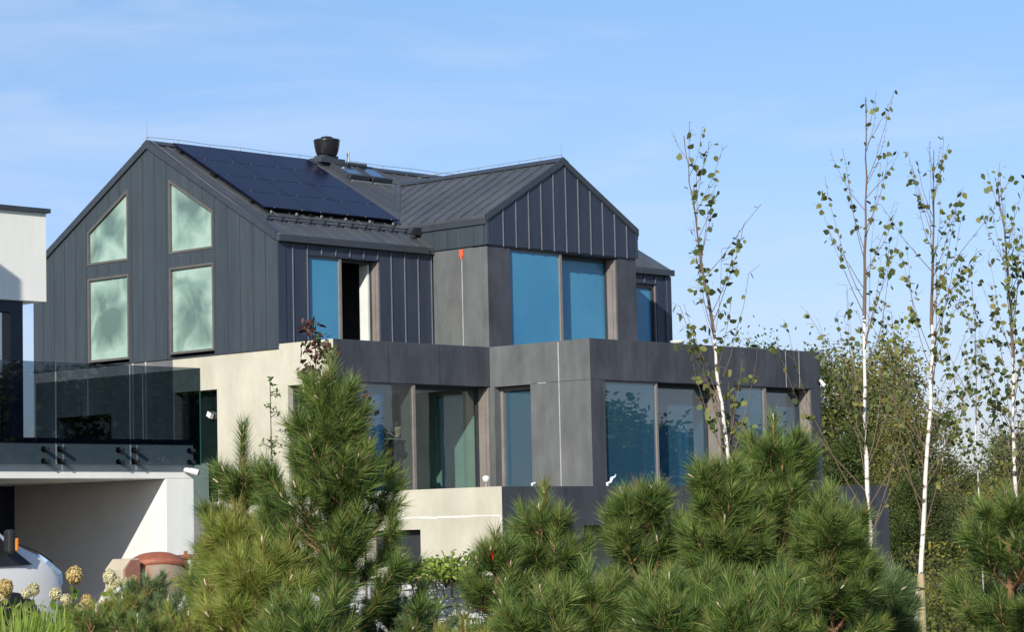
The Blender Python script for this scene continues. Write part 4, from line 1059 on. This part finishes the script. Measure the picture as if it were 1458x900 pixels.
# ---- leaf helpers
def leaf_polys(c, size, r, updown=.5, ar=.62, kind='quad', droop=0.4):
    """c (n,3) centres -> (n,k,3) leaf polygons randomly turned"""
    n = len(c); ax = unit(r.normal(size=(n, 3)) + np.array([0, 0, -droop])); b = unit(np.cross(ax, r.normal(size=(n, 3))))
    s = (size * r.uniform(.65, 1.25, n))[:, None]
    if kind == 'quad':
        return np.stack([c - ax * s * .5, c + b * s * .5 * ar, c + ax * s * .5, c - b * s * .5 * ar], 1)
    return np.stack([c - ax * s * .5, c - ax * s * .22 + b * s * .40 * ar * 1.1, c + ax * s * .1 + b * s * .40 * ar, c + ax * s * .55, c + ax * s * .1 - b * s * .40 * ar, c - ax * s * .22 - b * s * .40 * ar * 1.1], 1)

def birch(label, pts, dist, seed, leaf_n, leaf=.05, lo=.25, r0=.022, nbr=26, spread=.42, cat='birch tree', tint=(0, .9), leaf_bias=1.0):
    """pts: trunk centre line as (column, row) of the photograph at the given distance"""
    r = np.random.default_rng(seed); rr = random.Random(seed)
    W = []
    for (px, py) in pts:
        q = site(px, dist); W.append(Vector((q.x, q.y, hgt(py, px, dist))))
    g = W[0].copy(); slope = (W[1] - W[0]) / max(.01, (W[1].z - W[0].z)); base = W[0] - slope * W[0].z * .6; base.z = 0
    W = [base] + W
    T = thing('birch_tree', label, cat, tuple(base), group='slender young birches')
    W = [p - base for p in W]; hh = W[-1].z
    fine = []
    for i in range(len(W) - 1):
        for j in range(4): fine.append(W[i].lerp(W[i + 1], j / 4))
    fine.append(W[-1])
    fine = [p + Vector((rr.uniform(-.008, .008), rr.uniform(-.008, .008), 0)) for p in fine]
    def at(z):
        for a, b in zip(fine, fine[1:]):
            if b.z >= z: return a.lerp(b, (z - a.z) / max(1e-4, b.z - a.z))
        return fine[-1]
    wt = hh * .71
    tb = MB(); low = [p for p in fine if p.z <= wt]; tb.tube(low, [.84 * r0 * (1 - .72 * p.z / hh) for p in low], 8); tb.build('trunk', M['birch_bark'], T, smooth=True, recalc=False)
    tb = MB(); hi = [low[-1]] + [p for p in fine if p.z > wt]; tb.tube(hi, [max(.0028, r0 * (1 - .72 * p.z / hh) * (1 - .75 * (i / len(hi)))) for i, p in enumerate(hi)], 6)
    C = []
    for b in range(nbr):
        f = lo + (1 - lo) * (b + rr.random()) / nbr
        z = f * hh * .97; p = at(z); a = rr.uniform(0, 6.28); L_ = spread * (1.25 - f) * rr.uniform(.6, 1.5) + .12
        e_ = math.radians(rr.uniform(46, 70)); L_ = min(L_, max(.12, (hh * 1.0 - z) / 1.02)); br = [p]; n = 7
        for i in range(n):
            e_ = min(1.5, e_ + math.radians(rr.uniform(-3, 8))); a += rr.uniform(-.12, .12)
            br.append(br[-1] + Vector((math.cos(a) * math.cos(e_), math.sin(a) * math.cos(e_), math.sin(e_))) * L_ * 1.35 / n)
        tb.tube(br, [max(.0014, r0 * .20 * (1 - f * .5) * (1 - i / (n + 1))) for i in range(n + 1)], 4)
        tw = []
        for i in range(2, n + 1):
            for s in range(2):
                if rr.random() < .55:
                    aa = a + rr.choice((-1, 1)) * rr.uniform(.5, 1.3); l_ = rr.uniform(.05, .16) * (1.15 - f)
                    q = br[i] + Vector((math.cos(aa), math.sin(aa), rr.uniform(-.1, .9))) * l_
                    tb.tube([br[i], q], [.0016, .001], 3); tw.append((br[i], q))
        for i in range(2, n): tw.append((br[i], br[i + 1]))
        for s in range(int(2.1 * (1.12 - f) * leaf_n / nbr * rr.uniform(.3, 1.7) * leaf_bias)):
            a_, b_ = rr.choice(tw); q = a_.lerp(b_, rr.random()); C.append([q.x + rr.gauss(0, .02), q.y + rr.gauss(0, .02), q.z - rr.uniform(.0, .03)])
    tb.build('branches', M['twig'], T, recalc=False)
    C = np.array(C); V = leaf_polys(C, leaf, r, ar=.85, kind='leaf', droop=.5)
    np_mesh('leaves', V, 6, r.uniform(tint[0], tint[1], len(C)) ** 1.1, M['birch_leaf'], T)
    return T
birch('birch with large sparse leaves rising before the wide blue window', [(1036, 700), (1025, 600), (1018, 500), (1005, 400), (990, 280), (980, 190)], 15.5, 61, 460, leaf=.046, lo=.42, nbr=32, spread=.46)
birch('tallest birch with white trunk beside the right end of the house', [(1228, 800), (1227, 600), (1232, 400), (1240, 250), (1244, 135)], 20, 62, 420, leaf=.050, lo=.30, r0=.030, nbr=38, spread=.86)
birch('leaning birch tied to a round wooden stake', [(1287, 900), (1300, 800), (1313, 650), (1325, 500), (1332, 350), (1338, 210)], 18, 63, 850, leaf=.044, lo=.36, r0=.027, nbr=44, spread=.72)
birch('rightmost birch with white trunk above the rightmost pine', [(1438, 760), (1437, 600), (1441, 480), (1435, 330), (1425, 250)], 20, 64, 700, leaf=.050, lo=.36, r0=.027, nbr=42, spread=.76)
birch('thin leafy birch sapling between the leaning and the rightmost birch', [(1385, 760), (1383, 640), (1388, 500), (1386, 400)], 25, 65, 420, leaf=.046, lo=.4, r0=.012, nbr=20, spread=.5)
# stake beside the leaning birch
g = site(1298, 17.9); hz = hgt(818, 1298, 17.9)
t = thing('wooden_stake', 'round wooden stake tied to the leaning birch', 'stake', (g.x, g.y, 0))
mb = MB(); mb.tube([(0, 0, 0), (0, 0, hz)], .026, 12); mb.build('post', M['stake'], t, smooth=False)
mb = MB(); mb.tube([(0, -.028, hz - .10), (-.06, -.02, hz - .09), (-.06, .03, hz - .1), (0, .03, hz - .1)], .006, 5); mb.build('tie', M['black'], t)

# ---- small saplings: the dark red one above the tallest pine, green sprigs
def sapling(name, label, px, py, dist, n, leaf, mat, h0=.0, spread=.12, top=.35, seed=1, cat='sapling', nst=5, tint=(0, 1), base_z=.1, side=0):
    r = np.random.default_rng(seed); rr = random.Random(seed)
    g = site(px, dist, base_z); H_ = hgt(py, px, dist) - base_z
    T = thing(name, label, cat, tuple(g)); tb = MB(); C = []
    tb.tube([(0, 0, 0), (.02, 0, H_ * .5), (0, 0, H_)], [.012, .008, .003], 6)
    for b in range(nst):
        z = H_ - top * rr.random(); a = rr.uniform(0, 6.28); l_ = spread * rr.uniform(.5, 1.4)
        p = Vector((0, 0, z)); q = p + Vector((math.cos(a) * l_, math.sin(a) * l_, l_ * rr.uniform(.0, .8)))
        tb.tube([p, q], [.004, .0015], 4)
        for i in range(n // nst):
            c = p.lerp(q, rr.uniform(.2, 1)); C.append((c.x + rr.gauss(0, leaf * .5), c.y + rr.gauss(0, leaf * .5), c.z + rr.gauss(0, leaf * .4)))
    tb.build('stem', M['bark'], T, recalc=False)
    C = np.array(C); V = leaf_polys(C, leaf, r, ar=.5, kind='leaf')
    np_mesh('leaves', V, 6, r.uniform(tint[0], tint[1], len(C)), M[mat], T); return T
sapling('maple_sapling', 'dark red leaved sapling top rising behind the tallest pine', 448, 472, 17, 190, .055, 'red_leaf', spread=.17, top=.40, seed=4, nst=14)
sapling('maple_sapling', 'dark red branch tip at the right of the tallest pine', 512, 574, 17, 30, .06, 'red_leaf', spread=.10, top=.10, seed=8, nst=5)
sapling('green_sapling', 'upright green sapling before the pale wall left of the tallest pine', 383, 540, 18, 110, .035, 'fresh_leaf', spread=.07, top=.75, seed=5, nst=20, tint=(0, .35))
sapling('green_sapling', 'second small green sapling in the gap beside the tallest pine', 412, 610, 18, 60, .035, 'fresh_leaf', spread=.09, top=.4, seed=6, nst=12, tint=(0, .3))

# yellow green shrub on the gabion wall
def shrub(name, label, px, py, dist, w_, d_, n, leaf, mat, seed, cat='shrub', base_z=None, tint=(0, 1), group=None, stems=9, z0=None, kind='quad', sh=1.0):
    r = np.random.default_rng(seed); rr = random.Random(seed)
    bz = base_z if base_z is not None else .1
    g = site(px, dist, bz); h = hgt(py, px, dist) - bz
    T = thing(name, label, cat, tuple(g), group=group); tb = MB(); cl = []
    for s in range(stems):
        a = 2 * math.pi * s / stems + rr.uniform(-.3, .3); q = Vector((math.cos(a) * w_ * rr.uniform(.2, .95), math.sin(a) * d_ * rr.uniform(.2, .95), h * rr.uniform(.45, .92)))
        tb.tube([(0, 0, 0), q * .5 + Vector((0, 0, h * .12)), q], [.014, .01, .004], 5)
        for i in range(7):
            c = q * rr.uniform(.35, 1.05) + Vector((rr.gauss(0, w_ * .22), rr.gauss(0, d_ * .22), rr.gauss(0, h * .10))); cl.append((c, rr.uniform(-.2, .2)))
    tb.build('stems', M['bark'], T, recalc=False)
    C = []; Tn = []
    per = max(1, n // len(cl))
    for c, ts in cl:
        k_ = r.normal(size=(per, 3)) * np.array([w_ * .16, d_ * .16, h * .075 * sh]) + np.array(c); k_[:, 2] = np.clip(k_[:, 2], .02, h * 1.02); C.append(k_); Tn.append(np.clip(r.uniform(tint[0], tint[1], per) + ts, 0, 1))
    C = np.concatenate(C); V = leaf_polys(C, leaf, r, ar=.6, kind=kind)
    np_mesh('leaves', V, 4 if kind == 'quad' else 6, np.concatenate(Tn), M[mat], T); return T
shrub('sumac_shrub', 'yellow green leafy shrub spilling over the gabion wall', 634, 782, 25.5, .48, .3, 900, .055, 'fresh_leaf', 71, base_z=1.12, kind='leaf')
shrub('sumac_shrub', 'smaller green shrub on the gabion wall beside the tallest pine', 588, 792, 25.8, .2, .2, 250, .05, 'fresh_leaf', 72, base_z=1.12, kind='leaf', tint=(0, .6))
sp_ = site(604, 25.6, 1.21); t = thing('timber_board', 'pale timber board lying on the gabion wall', 'board', tuple(sp_), rz=-.8)
mb = MB(); mb.plate('Y', [(-.15, 0), (.28, 0), (.24, .06), (.20, .12), (.10, .07)], [], 0, .03); mb.build('board_face', surf('planed_board', (.52, .36, .2), (.6, .44, .26), rough=.8, scale=(2, 2, 20)), t)
for i, (px, py, d, w_, lb, mt, ti) in enumerate([(1300, 800, 34, .8, 'yellowing shrub beside the wooden stake', 'yel_leaf', (0, .8)), (1345, 775, 36, .9, 'yellow leaved shrub right of the wooden stake', 'yel_leaf', (.1, 1)), (1395, 800, 33, .8, 'yellowing shrub behind the rightmost pine', 'yel_leaf', (0, .75)), (1330, 850, 28, .6, 'pale olive shrub at the foot of the wooden stake', 'yel_leaf', (0, .7)), (1260, 820, 30, .7, 'olive shrub between the house corner and the stake', 'yel_leaf', (0, .55)), (1385, 862, 26, .6, 'low yellow green shrub at the bottom right', 'yel_leaf', (0, .8)), (1450, 770, 34, .8, 'olive shrub at the right edge under the birch', 'yel_leaf', (0, .6))]):
    shrub('wild_shrub', lb, px, py, d, w_, w_, 2600, .055, mt, 80 + i, base_z=0, tint=ti, group='wild shrubs behind the birches')
for i, (px, py, d, lb) in enumerate([(650, 872, 21, 'dark green bush at the foot of the gabion wall'), (340, 860, 19, 'green bush low between the pines at the left'), (100, 868, 19, 'green bush behind the daylilies'), (300, 830, 20, 'dull green bush below the garage pillar'), (840, 850, 19, 'dark bush filling the gap behind the low pines'), (1000, 830, 20, 'dark bush behind the pine with orange stems'), (1150, 830, 20, 'dark bush behind the big dark pine'), (740, 850, 21, 'dark bush under the leader pine'), (200, 872, 19.5, 'green bush before the mixer')]):
    shrub('green_bush', lb, px, py, d, .75, .6, 2200, .045, 'wood_leaf', 95 + i, base_z=0, tint=(.1, .85), group='green bushes behind the pine row')

# ---- hydrangeas and daylily clumps at the lower left
def hydrangea(label, heads, dist, seed):
    r = np.random.default_rng(seed); rr = random.Random(seed)
    g = site(heads[0][0], dist, .2); T = thing('hydrangea', label, 'flowering shrub', tuple(g), group='cream hydrangeas before the garage')
    tb = MB(); C = []
    for j, (px, py, rad, kind) in enumerate(heads):
        p = site(px, dist + rr.uniform(-.15, .15)); p.z = hgt(py, px, dist); c = p - g
        n = 800; d = unit(r.normal(size=(n, 3))) * rad * r.uniform(.72, 1.12, n)[:, None] * np.array([1, 1, 1.15])
        V = []; ctr = d + np.array(c); nn = unit(d)
        a = unit(np.cross(nn, r.normal(size=(n, 3)))); b = np.cross(nn, a); s = rad * .17
        nn = unit(nn + .5 * r.normal(size=(n, 3))); a = unit(np.cross(nn, r.normal(size=(n, 3)))); b = np.cross(nn, a)
        V = np.stack([ctr - a * s, ctr - b * s, ctr + a * s, ctr + b * s], 1) + nn[:, None, :] * (np.array([0, 1, 0, 1]) * s * .25)[None, :, None]
        np_mesh('bloom', V, 4, r.random(n), M[kind], T)
        tb.tube([(rr.uniform(-.1, .1), 0, 0), (c.x * .8, c.y * .8, c.z * .6), tuple(c)], [.008, .006, .004], 5)
        for i in range(34):
            f = rr.uniform(.35, .9); C.append((c.x * f + rr.gauss(0, .07), c.y * f + rr.gauss(0, .07), c.z * f))
    tb.build('stems', M['bark'], T, recalc=False)
    C = np.array(C); np_mesh('leaves', leaf_polys(C, .09, r, ar=.6, kind='leaf'), 6, r.uniform(0, .7, len(C)), M['fresh_leaf'], T)
hydrangea('tall faded hydrangea bloom right of the van', [(103, 819, .068, 'bloom_old')], 24, 1)
hydrangea('pair of cream hydrangea blooms before the van wheel', [(45, 840, .052, 'bloom'), (35, 845, .04, 'bloom')], 24, 2)
hydrangea('cream hydrangea bloom under the nose of the van', [(76, 846, .048, 'bloom')], 23.5, 3)
hydrangea('low cream hydrangea bloom right of the van nose', [(91, 854, .044, 'bloom'), (108, 870, .04, 'bloom')], 23, 4)
hydrangea('cluster of cream hydrangea blooms before the mixer housing', [(153, 822, .056, 'bloom'), (158, 838, .05, 'bloom'), (173, 832, .05, 'bloom'), (163, 830, .045, 'bloom')], 24, 5)
hydrangea('white hydrangea blooms low before the mixer drum', [(170, 846, .060, 'petal'), (162, 850, .045, 'petal'), (191, 846, .035, 'petal'), (209, 847, .03, 'petal'), (227, 846, .03, 'petal')], 23.5, 6)
hydrangea('beige hydrangea bloom at the left edge of the photo', [(6, 836, .06, 'bloom_old'), (4, 848, .05, 'bloom')], 23, 7)
hydrangea('faded hydrangea blooms low beside the terracotta pot', [(120, 855, .045, 'bloom_old'), (112, 866, .04, 'bloom'), (186, 828, .04, 'bloom_old')], 22.5, 8)
sp_ = site(109, 22.8); pt = thing('terracotta_pot', 'small tilted terracotta pot among the hydrangeas', 'pot', (sp_.x, sp_.y, hgt(872, 109, 22.8) - .0))
mb = MB(); mb.lathe([(0, 0), (.04, 0), (.055, .09), (.062, .09), (.062, .115), (.05, .115), (.035, .02)], n=18, mat=Matrix.Rotation(R(55), 4, 'Y')); mb.build('pot_body', M['orange'], pt, smooth=True)
sp2 = sp_.copy()
mb = MB(); mb.tube([(0, 0, -.02), (0, 0, -1.0)], .02, 6); mb.build('support_stick', M['bark'], pt)
def clump(label, px, py, dist, seed, n=170):
    r = np.random.default_rng(seed); g = site(px, dist, 0); h = hgt(py, px, dist)
    T = thing('daylily_clump', label, 'plant', tuple(g), group='bright daylily clumps in front')
    a = r.uniform(0, 6.28, n); b = r.uniform(.02, .14, n); out = r.uniform(.05, .34, n); hh = h * r.uniform(.78, 1.04, n); w_ = .011
    dr = np.stack([np.cos(a), np.sin(a), 0 * a], 1); sd_ = np.stack([-np.sin(a), np.cos(a), 0 * a], 1) * w_
    z = np.array([0, 0, 1.0])
    p0 = dr * b[:, None]; p1 = dr * (b + out * .35)[:, None] + z * (hh * .7)[:, None]; p2 = dr * (b + out)[:, None] + z * hh[:, None]
    V = np.concatenate([np.stack([p0 - sd_, p0 + sd_, p1 + sd_, p1 - sd_], 1), np.stack([p1 - sd_, p1 + sd_, p2 + sd_ * .1, p2 - sd_ * .1], 1)])
    np_mesh('leaf_blades', V, 4, np.tile(r.uniform(.3, 1, n), 2), M['fresh_leaf'], T)
clump('daylily clump at the bottom left corner', 22, 865, 16, 1); clump('daylily clump below the van nose', 58, 862, 16.5, 2); clump('daylily clump below the faded hydrangea', 88, 868, 16, 3)
clump('daylily clump behind the low seedlings', 118, 872, 17, 4); clump('daylily clump between the white blossoms and the mixer', 186, 850, 18.5, 5)
clump('daylily clump at the left edge of the photo', 2, 876, 15.5, 6)

# ---- background wood: broad leaved trees behind the right end of the house
def tree_mesh(seed, h, rad, n, leaf, low=.12):
    r = np.random.default_rng(seed); rr = random.Random(seed); tb = MB(); cl = []
    top = Vector((rr.uniform(-.3, .3), rr.uniform(-.3, .3), h * .9)); tb.tube([(0, 0, 0), top * .35 + Vector((.1, 0, 0)), top * .7, top], [.16, .11, .06, .015], 8)
    for b in range(20):
        f = rr.uniform(low, .95); p = top * f; a = rr.uniform(0, 6.28); L_ = rad * (1.05 - .75 * f ** 2) * rr.uniform(.55, 1.15)
        q = p + Vector((math.cos(a) * L_, math.sin(a) * L_, L_ * rr.uniform(.25, .9)))
        mid = p.lerp(q, .5) + Vector((0, 0, -.08 * L_)); tb.tube([p, mid, q], [.05 * (1 - f * .6), .028, .008], 5)
        for i in range(6):
            c = p.lerp(q, rr.uniform(.4, 1.1)) + Vector((rr.gauss(0, .22), rr.gauss(0, .22), rr.gauss(0, .2))); cl.append((c, rr.uniform(.16, .42), rr.uniform(-.22, .22)))
            if rr.random() < .25: tb.tube([p.lerp(q, .6), c, c + Vector((rr.gauss(0, .15), rr.gauss(0, .15), .45))], [.01, .006, .003], 4)
    C = []; Tn = []; tot = sum(s ** 2 for _, s, _ in cl)
    for c, s, ts in cl:
        m = max(10, int(n * s ** 2 / tot)); k_ = r.normal(size=(m, 3)) * s * np.array([.9, .9, 1.1]) + np.array(c); k_[:, 2] = np.maximum(k_[:, 2], .1); C.append(k_); Tn.append(np.clip(r.uniform(.05, .75, m) + ts, 0, 1))
    C = np.concatenate(C); return tb, leaf_polys(C, leaf, r, ar=.62), np.concatenate(Tn)
protos = []
def tree(name, label, px, dist, top_py, sx=1.0, kind=0, rz=0, group='trees of the wood behind the house', xy=None, hgt_=None):
    if xy is None: g = site(px, dist, 0); h = hgt(top_py, px, dist)
    else: g = Vector((*xy, 0)); h = hgt_
    while len(protos) <= kind: protos.append(None)
    if protos[kind] is None:
        tb, V, Tn = tree_mesh(200 + kind, 6.5, [2.0, 2.3, 1.7, 1.9, 2.4, 2.3][kind], [16000, 17000, 15000, 16000, 22000, 22000][kind], [.11, .11, .12, .105, .19, .19][kind])
        t_ = tb.build('trunk', M['bark'], None, recalc=False); c_ = np_mesh('crown', V, 4, Tn, M[['wood_leaf', 'wood_leaf_yellow', 'wood_leaf_grey', 'wood_leaf_dark', 'wood_leaf', 'wood_leaf_dark'][kind]], None)
        protos[kind] = (t_.data, c_.data); bpy.data.objects.remove(t_); bpy.data.objects.remove(c_)
    T = thing(name, label, 'tree', tuple(g), rz, group)
    s = h / 6.4; T.scale = (s * sx, s * sx, s)
    for nm, me in zip(('trunk', 'crown'), protos[kind]):
        link(bpy.data.objects.new(nm, me), T)
    return T
TR = [(1180, 74, 500, 1.0, 0, 'olive tree directly right of the upper parapet corner'), (1225, 79, 488, 1.0, 1, 'tall olive tree behind the tallest birch'), (1268, 73, 540, .9, 2, 'bushy tree behind the dark lower parapet end'), (1308, 70, 578, 1.0, 1, 'dark dense tree behind the leaning birch'),
      (1345, 74, 650, .95, 0, 'lower tree in the dip of the wood line'), (1392, 76, 645, 1.0, 3, 'rounded tree left of the rightmost birch'), (1430, 73, 612, 1.0, 2, 'tree behind the rightmost birch trunk'), (1475, 75, 600, 1.0, 1, 'tree cut by the right edge of the photo'),
      (1205, 68, 600, .9, 3, 'smaller tree beside the end wall of the house'), (1255, 66, 640, .9, 0, 'dark low tree behind the terrace end'), (1300, 64, 665, 1.0, 3, 'dark low tree behind the wooden stake'), (1350, 65, 705, 1.0, 2, 'low tree in the middle of the wood edge'), (1400, 64, 680, 1.0, 1, 'low tree below the rounded tree'), (1450, 66, 670, 1.0, 0, 'low tree at the right edge below the others'),
      (1120, 84, 478, .8, 3, 'tree top peeping over the dark parapet near its right end'), (1060, 90, 486, .7, 2, 'tree top just showing over the dark parapet behind the first birch')]
for i, (px, d, py, sx, kd, lb) in enumerate(TR): tree('broadleaf_tree', lb, px, d, py, sx, kd, rz=i * 1.7)
# wood standing across the road to the right, mirrored in the panes
for i in range(13):
    tree('broadleaf_tree', 'tree of the row across the road at the right, mirrored in the window panes', 0, 0, 0, 1.5, 4 + i % 2, rz=i * 2.1, group='trees of the row across the road', xy=(8 + i * 4.2, -44 + i * 1.6 + (i % 3) * 1.5), hgt_=(6.6 if i < 5 else 4.9) + (i * 37 % 5) * .3)
for i in range(6):
    tree('broadleaf_tree', 'tree of the row at the back left, mirrored in the gable side panes', 0, 0, 0, 1.3, 4 + i % 2, rz=i * 1.3, group='trees at the back left', xy=(-52 + i * 5, 30 + i * 3.5), hgt_=10 + (i % 3) * .8)
# ================================================================== PEOPLE (inside, behind the glass)
def person(label, loc, rz, pose='stand', skin=(.45, .27, .19), top=(.02, .03, .06), hair=(.05, .035, .025)):
    T = thing('person', label, 'person', loc, rz)
    ms = surf('skin', skin, rough=.5); mt = surf('jumper', top, rough=.9); mh = surf('hair', hair, rough=.6); mp_ = surf('trousers', (.03, .035, .05), rough=.9)
    def skinned(name, pts, edges, rad, mat, parent):
        me = bpy.data.meshes.new(name); me.from_pydata(pts, edges, []); me.materials.append(mat)
        o = bpy.data.objects.new(name, me); link(o, parent)
        s = o.modifiers.new('skin', 'SKIN'); s.use_smooth_shade = True
        if not me.skin_vertices: 
            bm = bmesh.new(); bm.from_mesh(me); bm.verts.layers.skin.verify(); bm.to_mesh(me); bm.free()
        for i, v in enumerate(me.skin_vertices[0].data):
            v.radius = (rad[i] if hasattr(rad[i], '__len__') else (rad[i], rad[i])); v.use_root = (i == 0)
        u = o.modifiers.new('sub', 'SUBSURF'); u.levels = 2; u.render_levels = 2
        return o
    # facing +X; left/right along Y
    P = [(0, 0, .95), (0, 0, 1.15), (.01, 0, 1.36), (.0, 0, 1.47), (.05, 0, 1.565), (.05, 0, 1.65), (.035, 0, 1.73)]
    E = [(i, i + 1) for i in range(6)]; Rr = [(.12, .09), (.11, .08), (.12, .09), (.05, .05), (.052, .06), (.085, .105), (.075, .09)]
    for s in (-1, 1):
        k_ = len(P); P += [(0, s * .17, 1.40), (.05, s * .23, 1.16), (.20, s * .17, 1.14), (.25, s * .14, 1.16)]; E += [(2, k_), (k_, k_ + 1), (k_ + 1, k_ + 2), (k_ + 2, k_ + 3)]; Rr += [.06, .046, .034, .03]
        for j, (dx, dy, dz) in enumerate(((.07, -.03, .0), (.085, -.01, .0), (.085, .012, .0), (.07, .032, .0), (.02, -.05 * s, .02))):
            m_ = len(P); P += [(.25 + dx * .5, s * .14 + dy * .7, 1.16 + dz), (.25 + dx, s * .14 + dy, 1.15 + dz)]; E += [(k_ + 3, m_), (m_, m_ + 1)]; Rr += [.009, .008]
        k_ = len(P); P += [(0, s * .10, .86), (.02, s * .11, .48), (0, s * .11, .08), (.12, s * .12, .04)]; E += [(0, k_), (k_, k_ + 1), (k_ + 1, k_ + 2), (k_ + 2, k_ + 3)]; Rr += [.09, .06, .042, .04]
    skinned('body', P, E, Rr, ms, T)
    C = [(0, 0, .84), (0, 0, 1.12), (.01, 0, 1.37), (.0, 0, 1.52)]; CE = [(0, 1), (1, 2), (2, 3)]; CR = [(.20, .16), (.195, .15), (.21, .15), (.095, .095)]
    for s in (-1, 1):
        k_ = len(C); C += [(0, s * .175, 1.41), (.05, s * .235, 1.16), (.21, s * .17, 1.14)]; CE += [(2, k_), (k_, k_ + 1), (k_ + 1, k_ + 2)]; CR += [.095, .078, .060]
    skinned('jumper', C, CE, CR, mt, T)
    C = [(0, 0, 1.10)]; CE = []; CR = [(.165, .135)]
    for s in (-1, 1):
        k_ = len(C); C += [(0, s * .10, .84), (.02, s * .11, .48), (0, s * .11, .10)]; CE += [(0, k_), (k_, k_ + 1), (k_ + 1, k_ + 2)]; CR += [.105, .075, .058]
    skinned('trousers', C, CE, CR, mp_, T)
    mb = MB(); mb.lathe([(0, .082), (.045, .074), (.075, .045), (.086, .0), (.084, -.02)], (.022, 0, 1.745), 20); mb.build('hair', mh, T, smooth=True)
    mb = MB(); mb.obox((.135, -.010, 1.655), (.028, 0, -.012), (0, .02, 0), (-.012, 0, .05)); 
    for s in (-1, 1): mb.lathe([(0, .03), (.012, .02), (.014, 0), (.008, -.03), (0, -.032)], (.05, s * .088, 1.655), 10)
    mb.build('nose_and_ears', ms, T)
    mb = MB()
    for s in (-1, 1): mb.lathe([(0, .008), (.012, 0), (0, -.008)], (.128, s * .032, 1.69), 8)
    mb.box((.125, -.02, 1.612), (.135, .02, 1.617)); mb.build('eyes_and_mouth', mh, T)
    return T
person('person in a dark jumper standing behind the left ground floor glazing', (2.25, -1.12, 2.12), R(-32), skin=(.62, .38, .28)).scale = (1.07, 1.07, 1.07)

# ------------------------------------------------------------------ render settings
scene.view_settings.view_transform = 'Standard'; scene.view_settings.look = 'None'; scene.view_settings.exposure = 0; scene.view_settings.gamma = 1
scene.render.engine = 'CYCLES'
scene.cycles.max_bounces = 10; scene.cycles.transparent_max_bounces = 24; scene.cycles.caustics_reflective = False; scene.cycles.caustics_refractive = False
scene.cycles.sample_clamp_indirect = 4
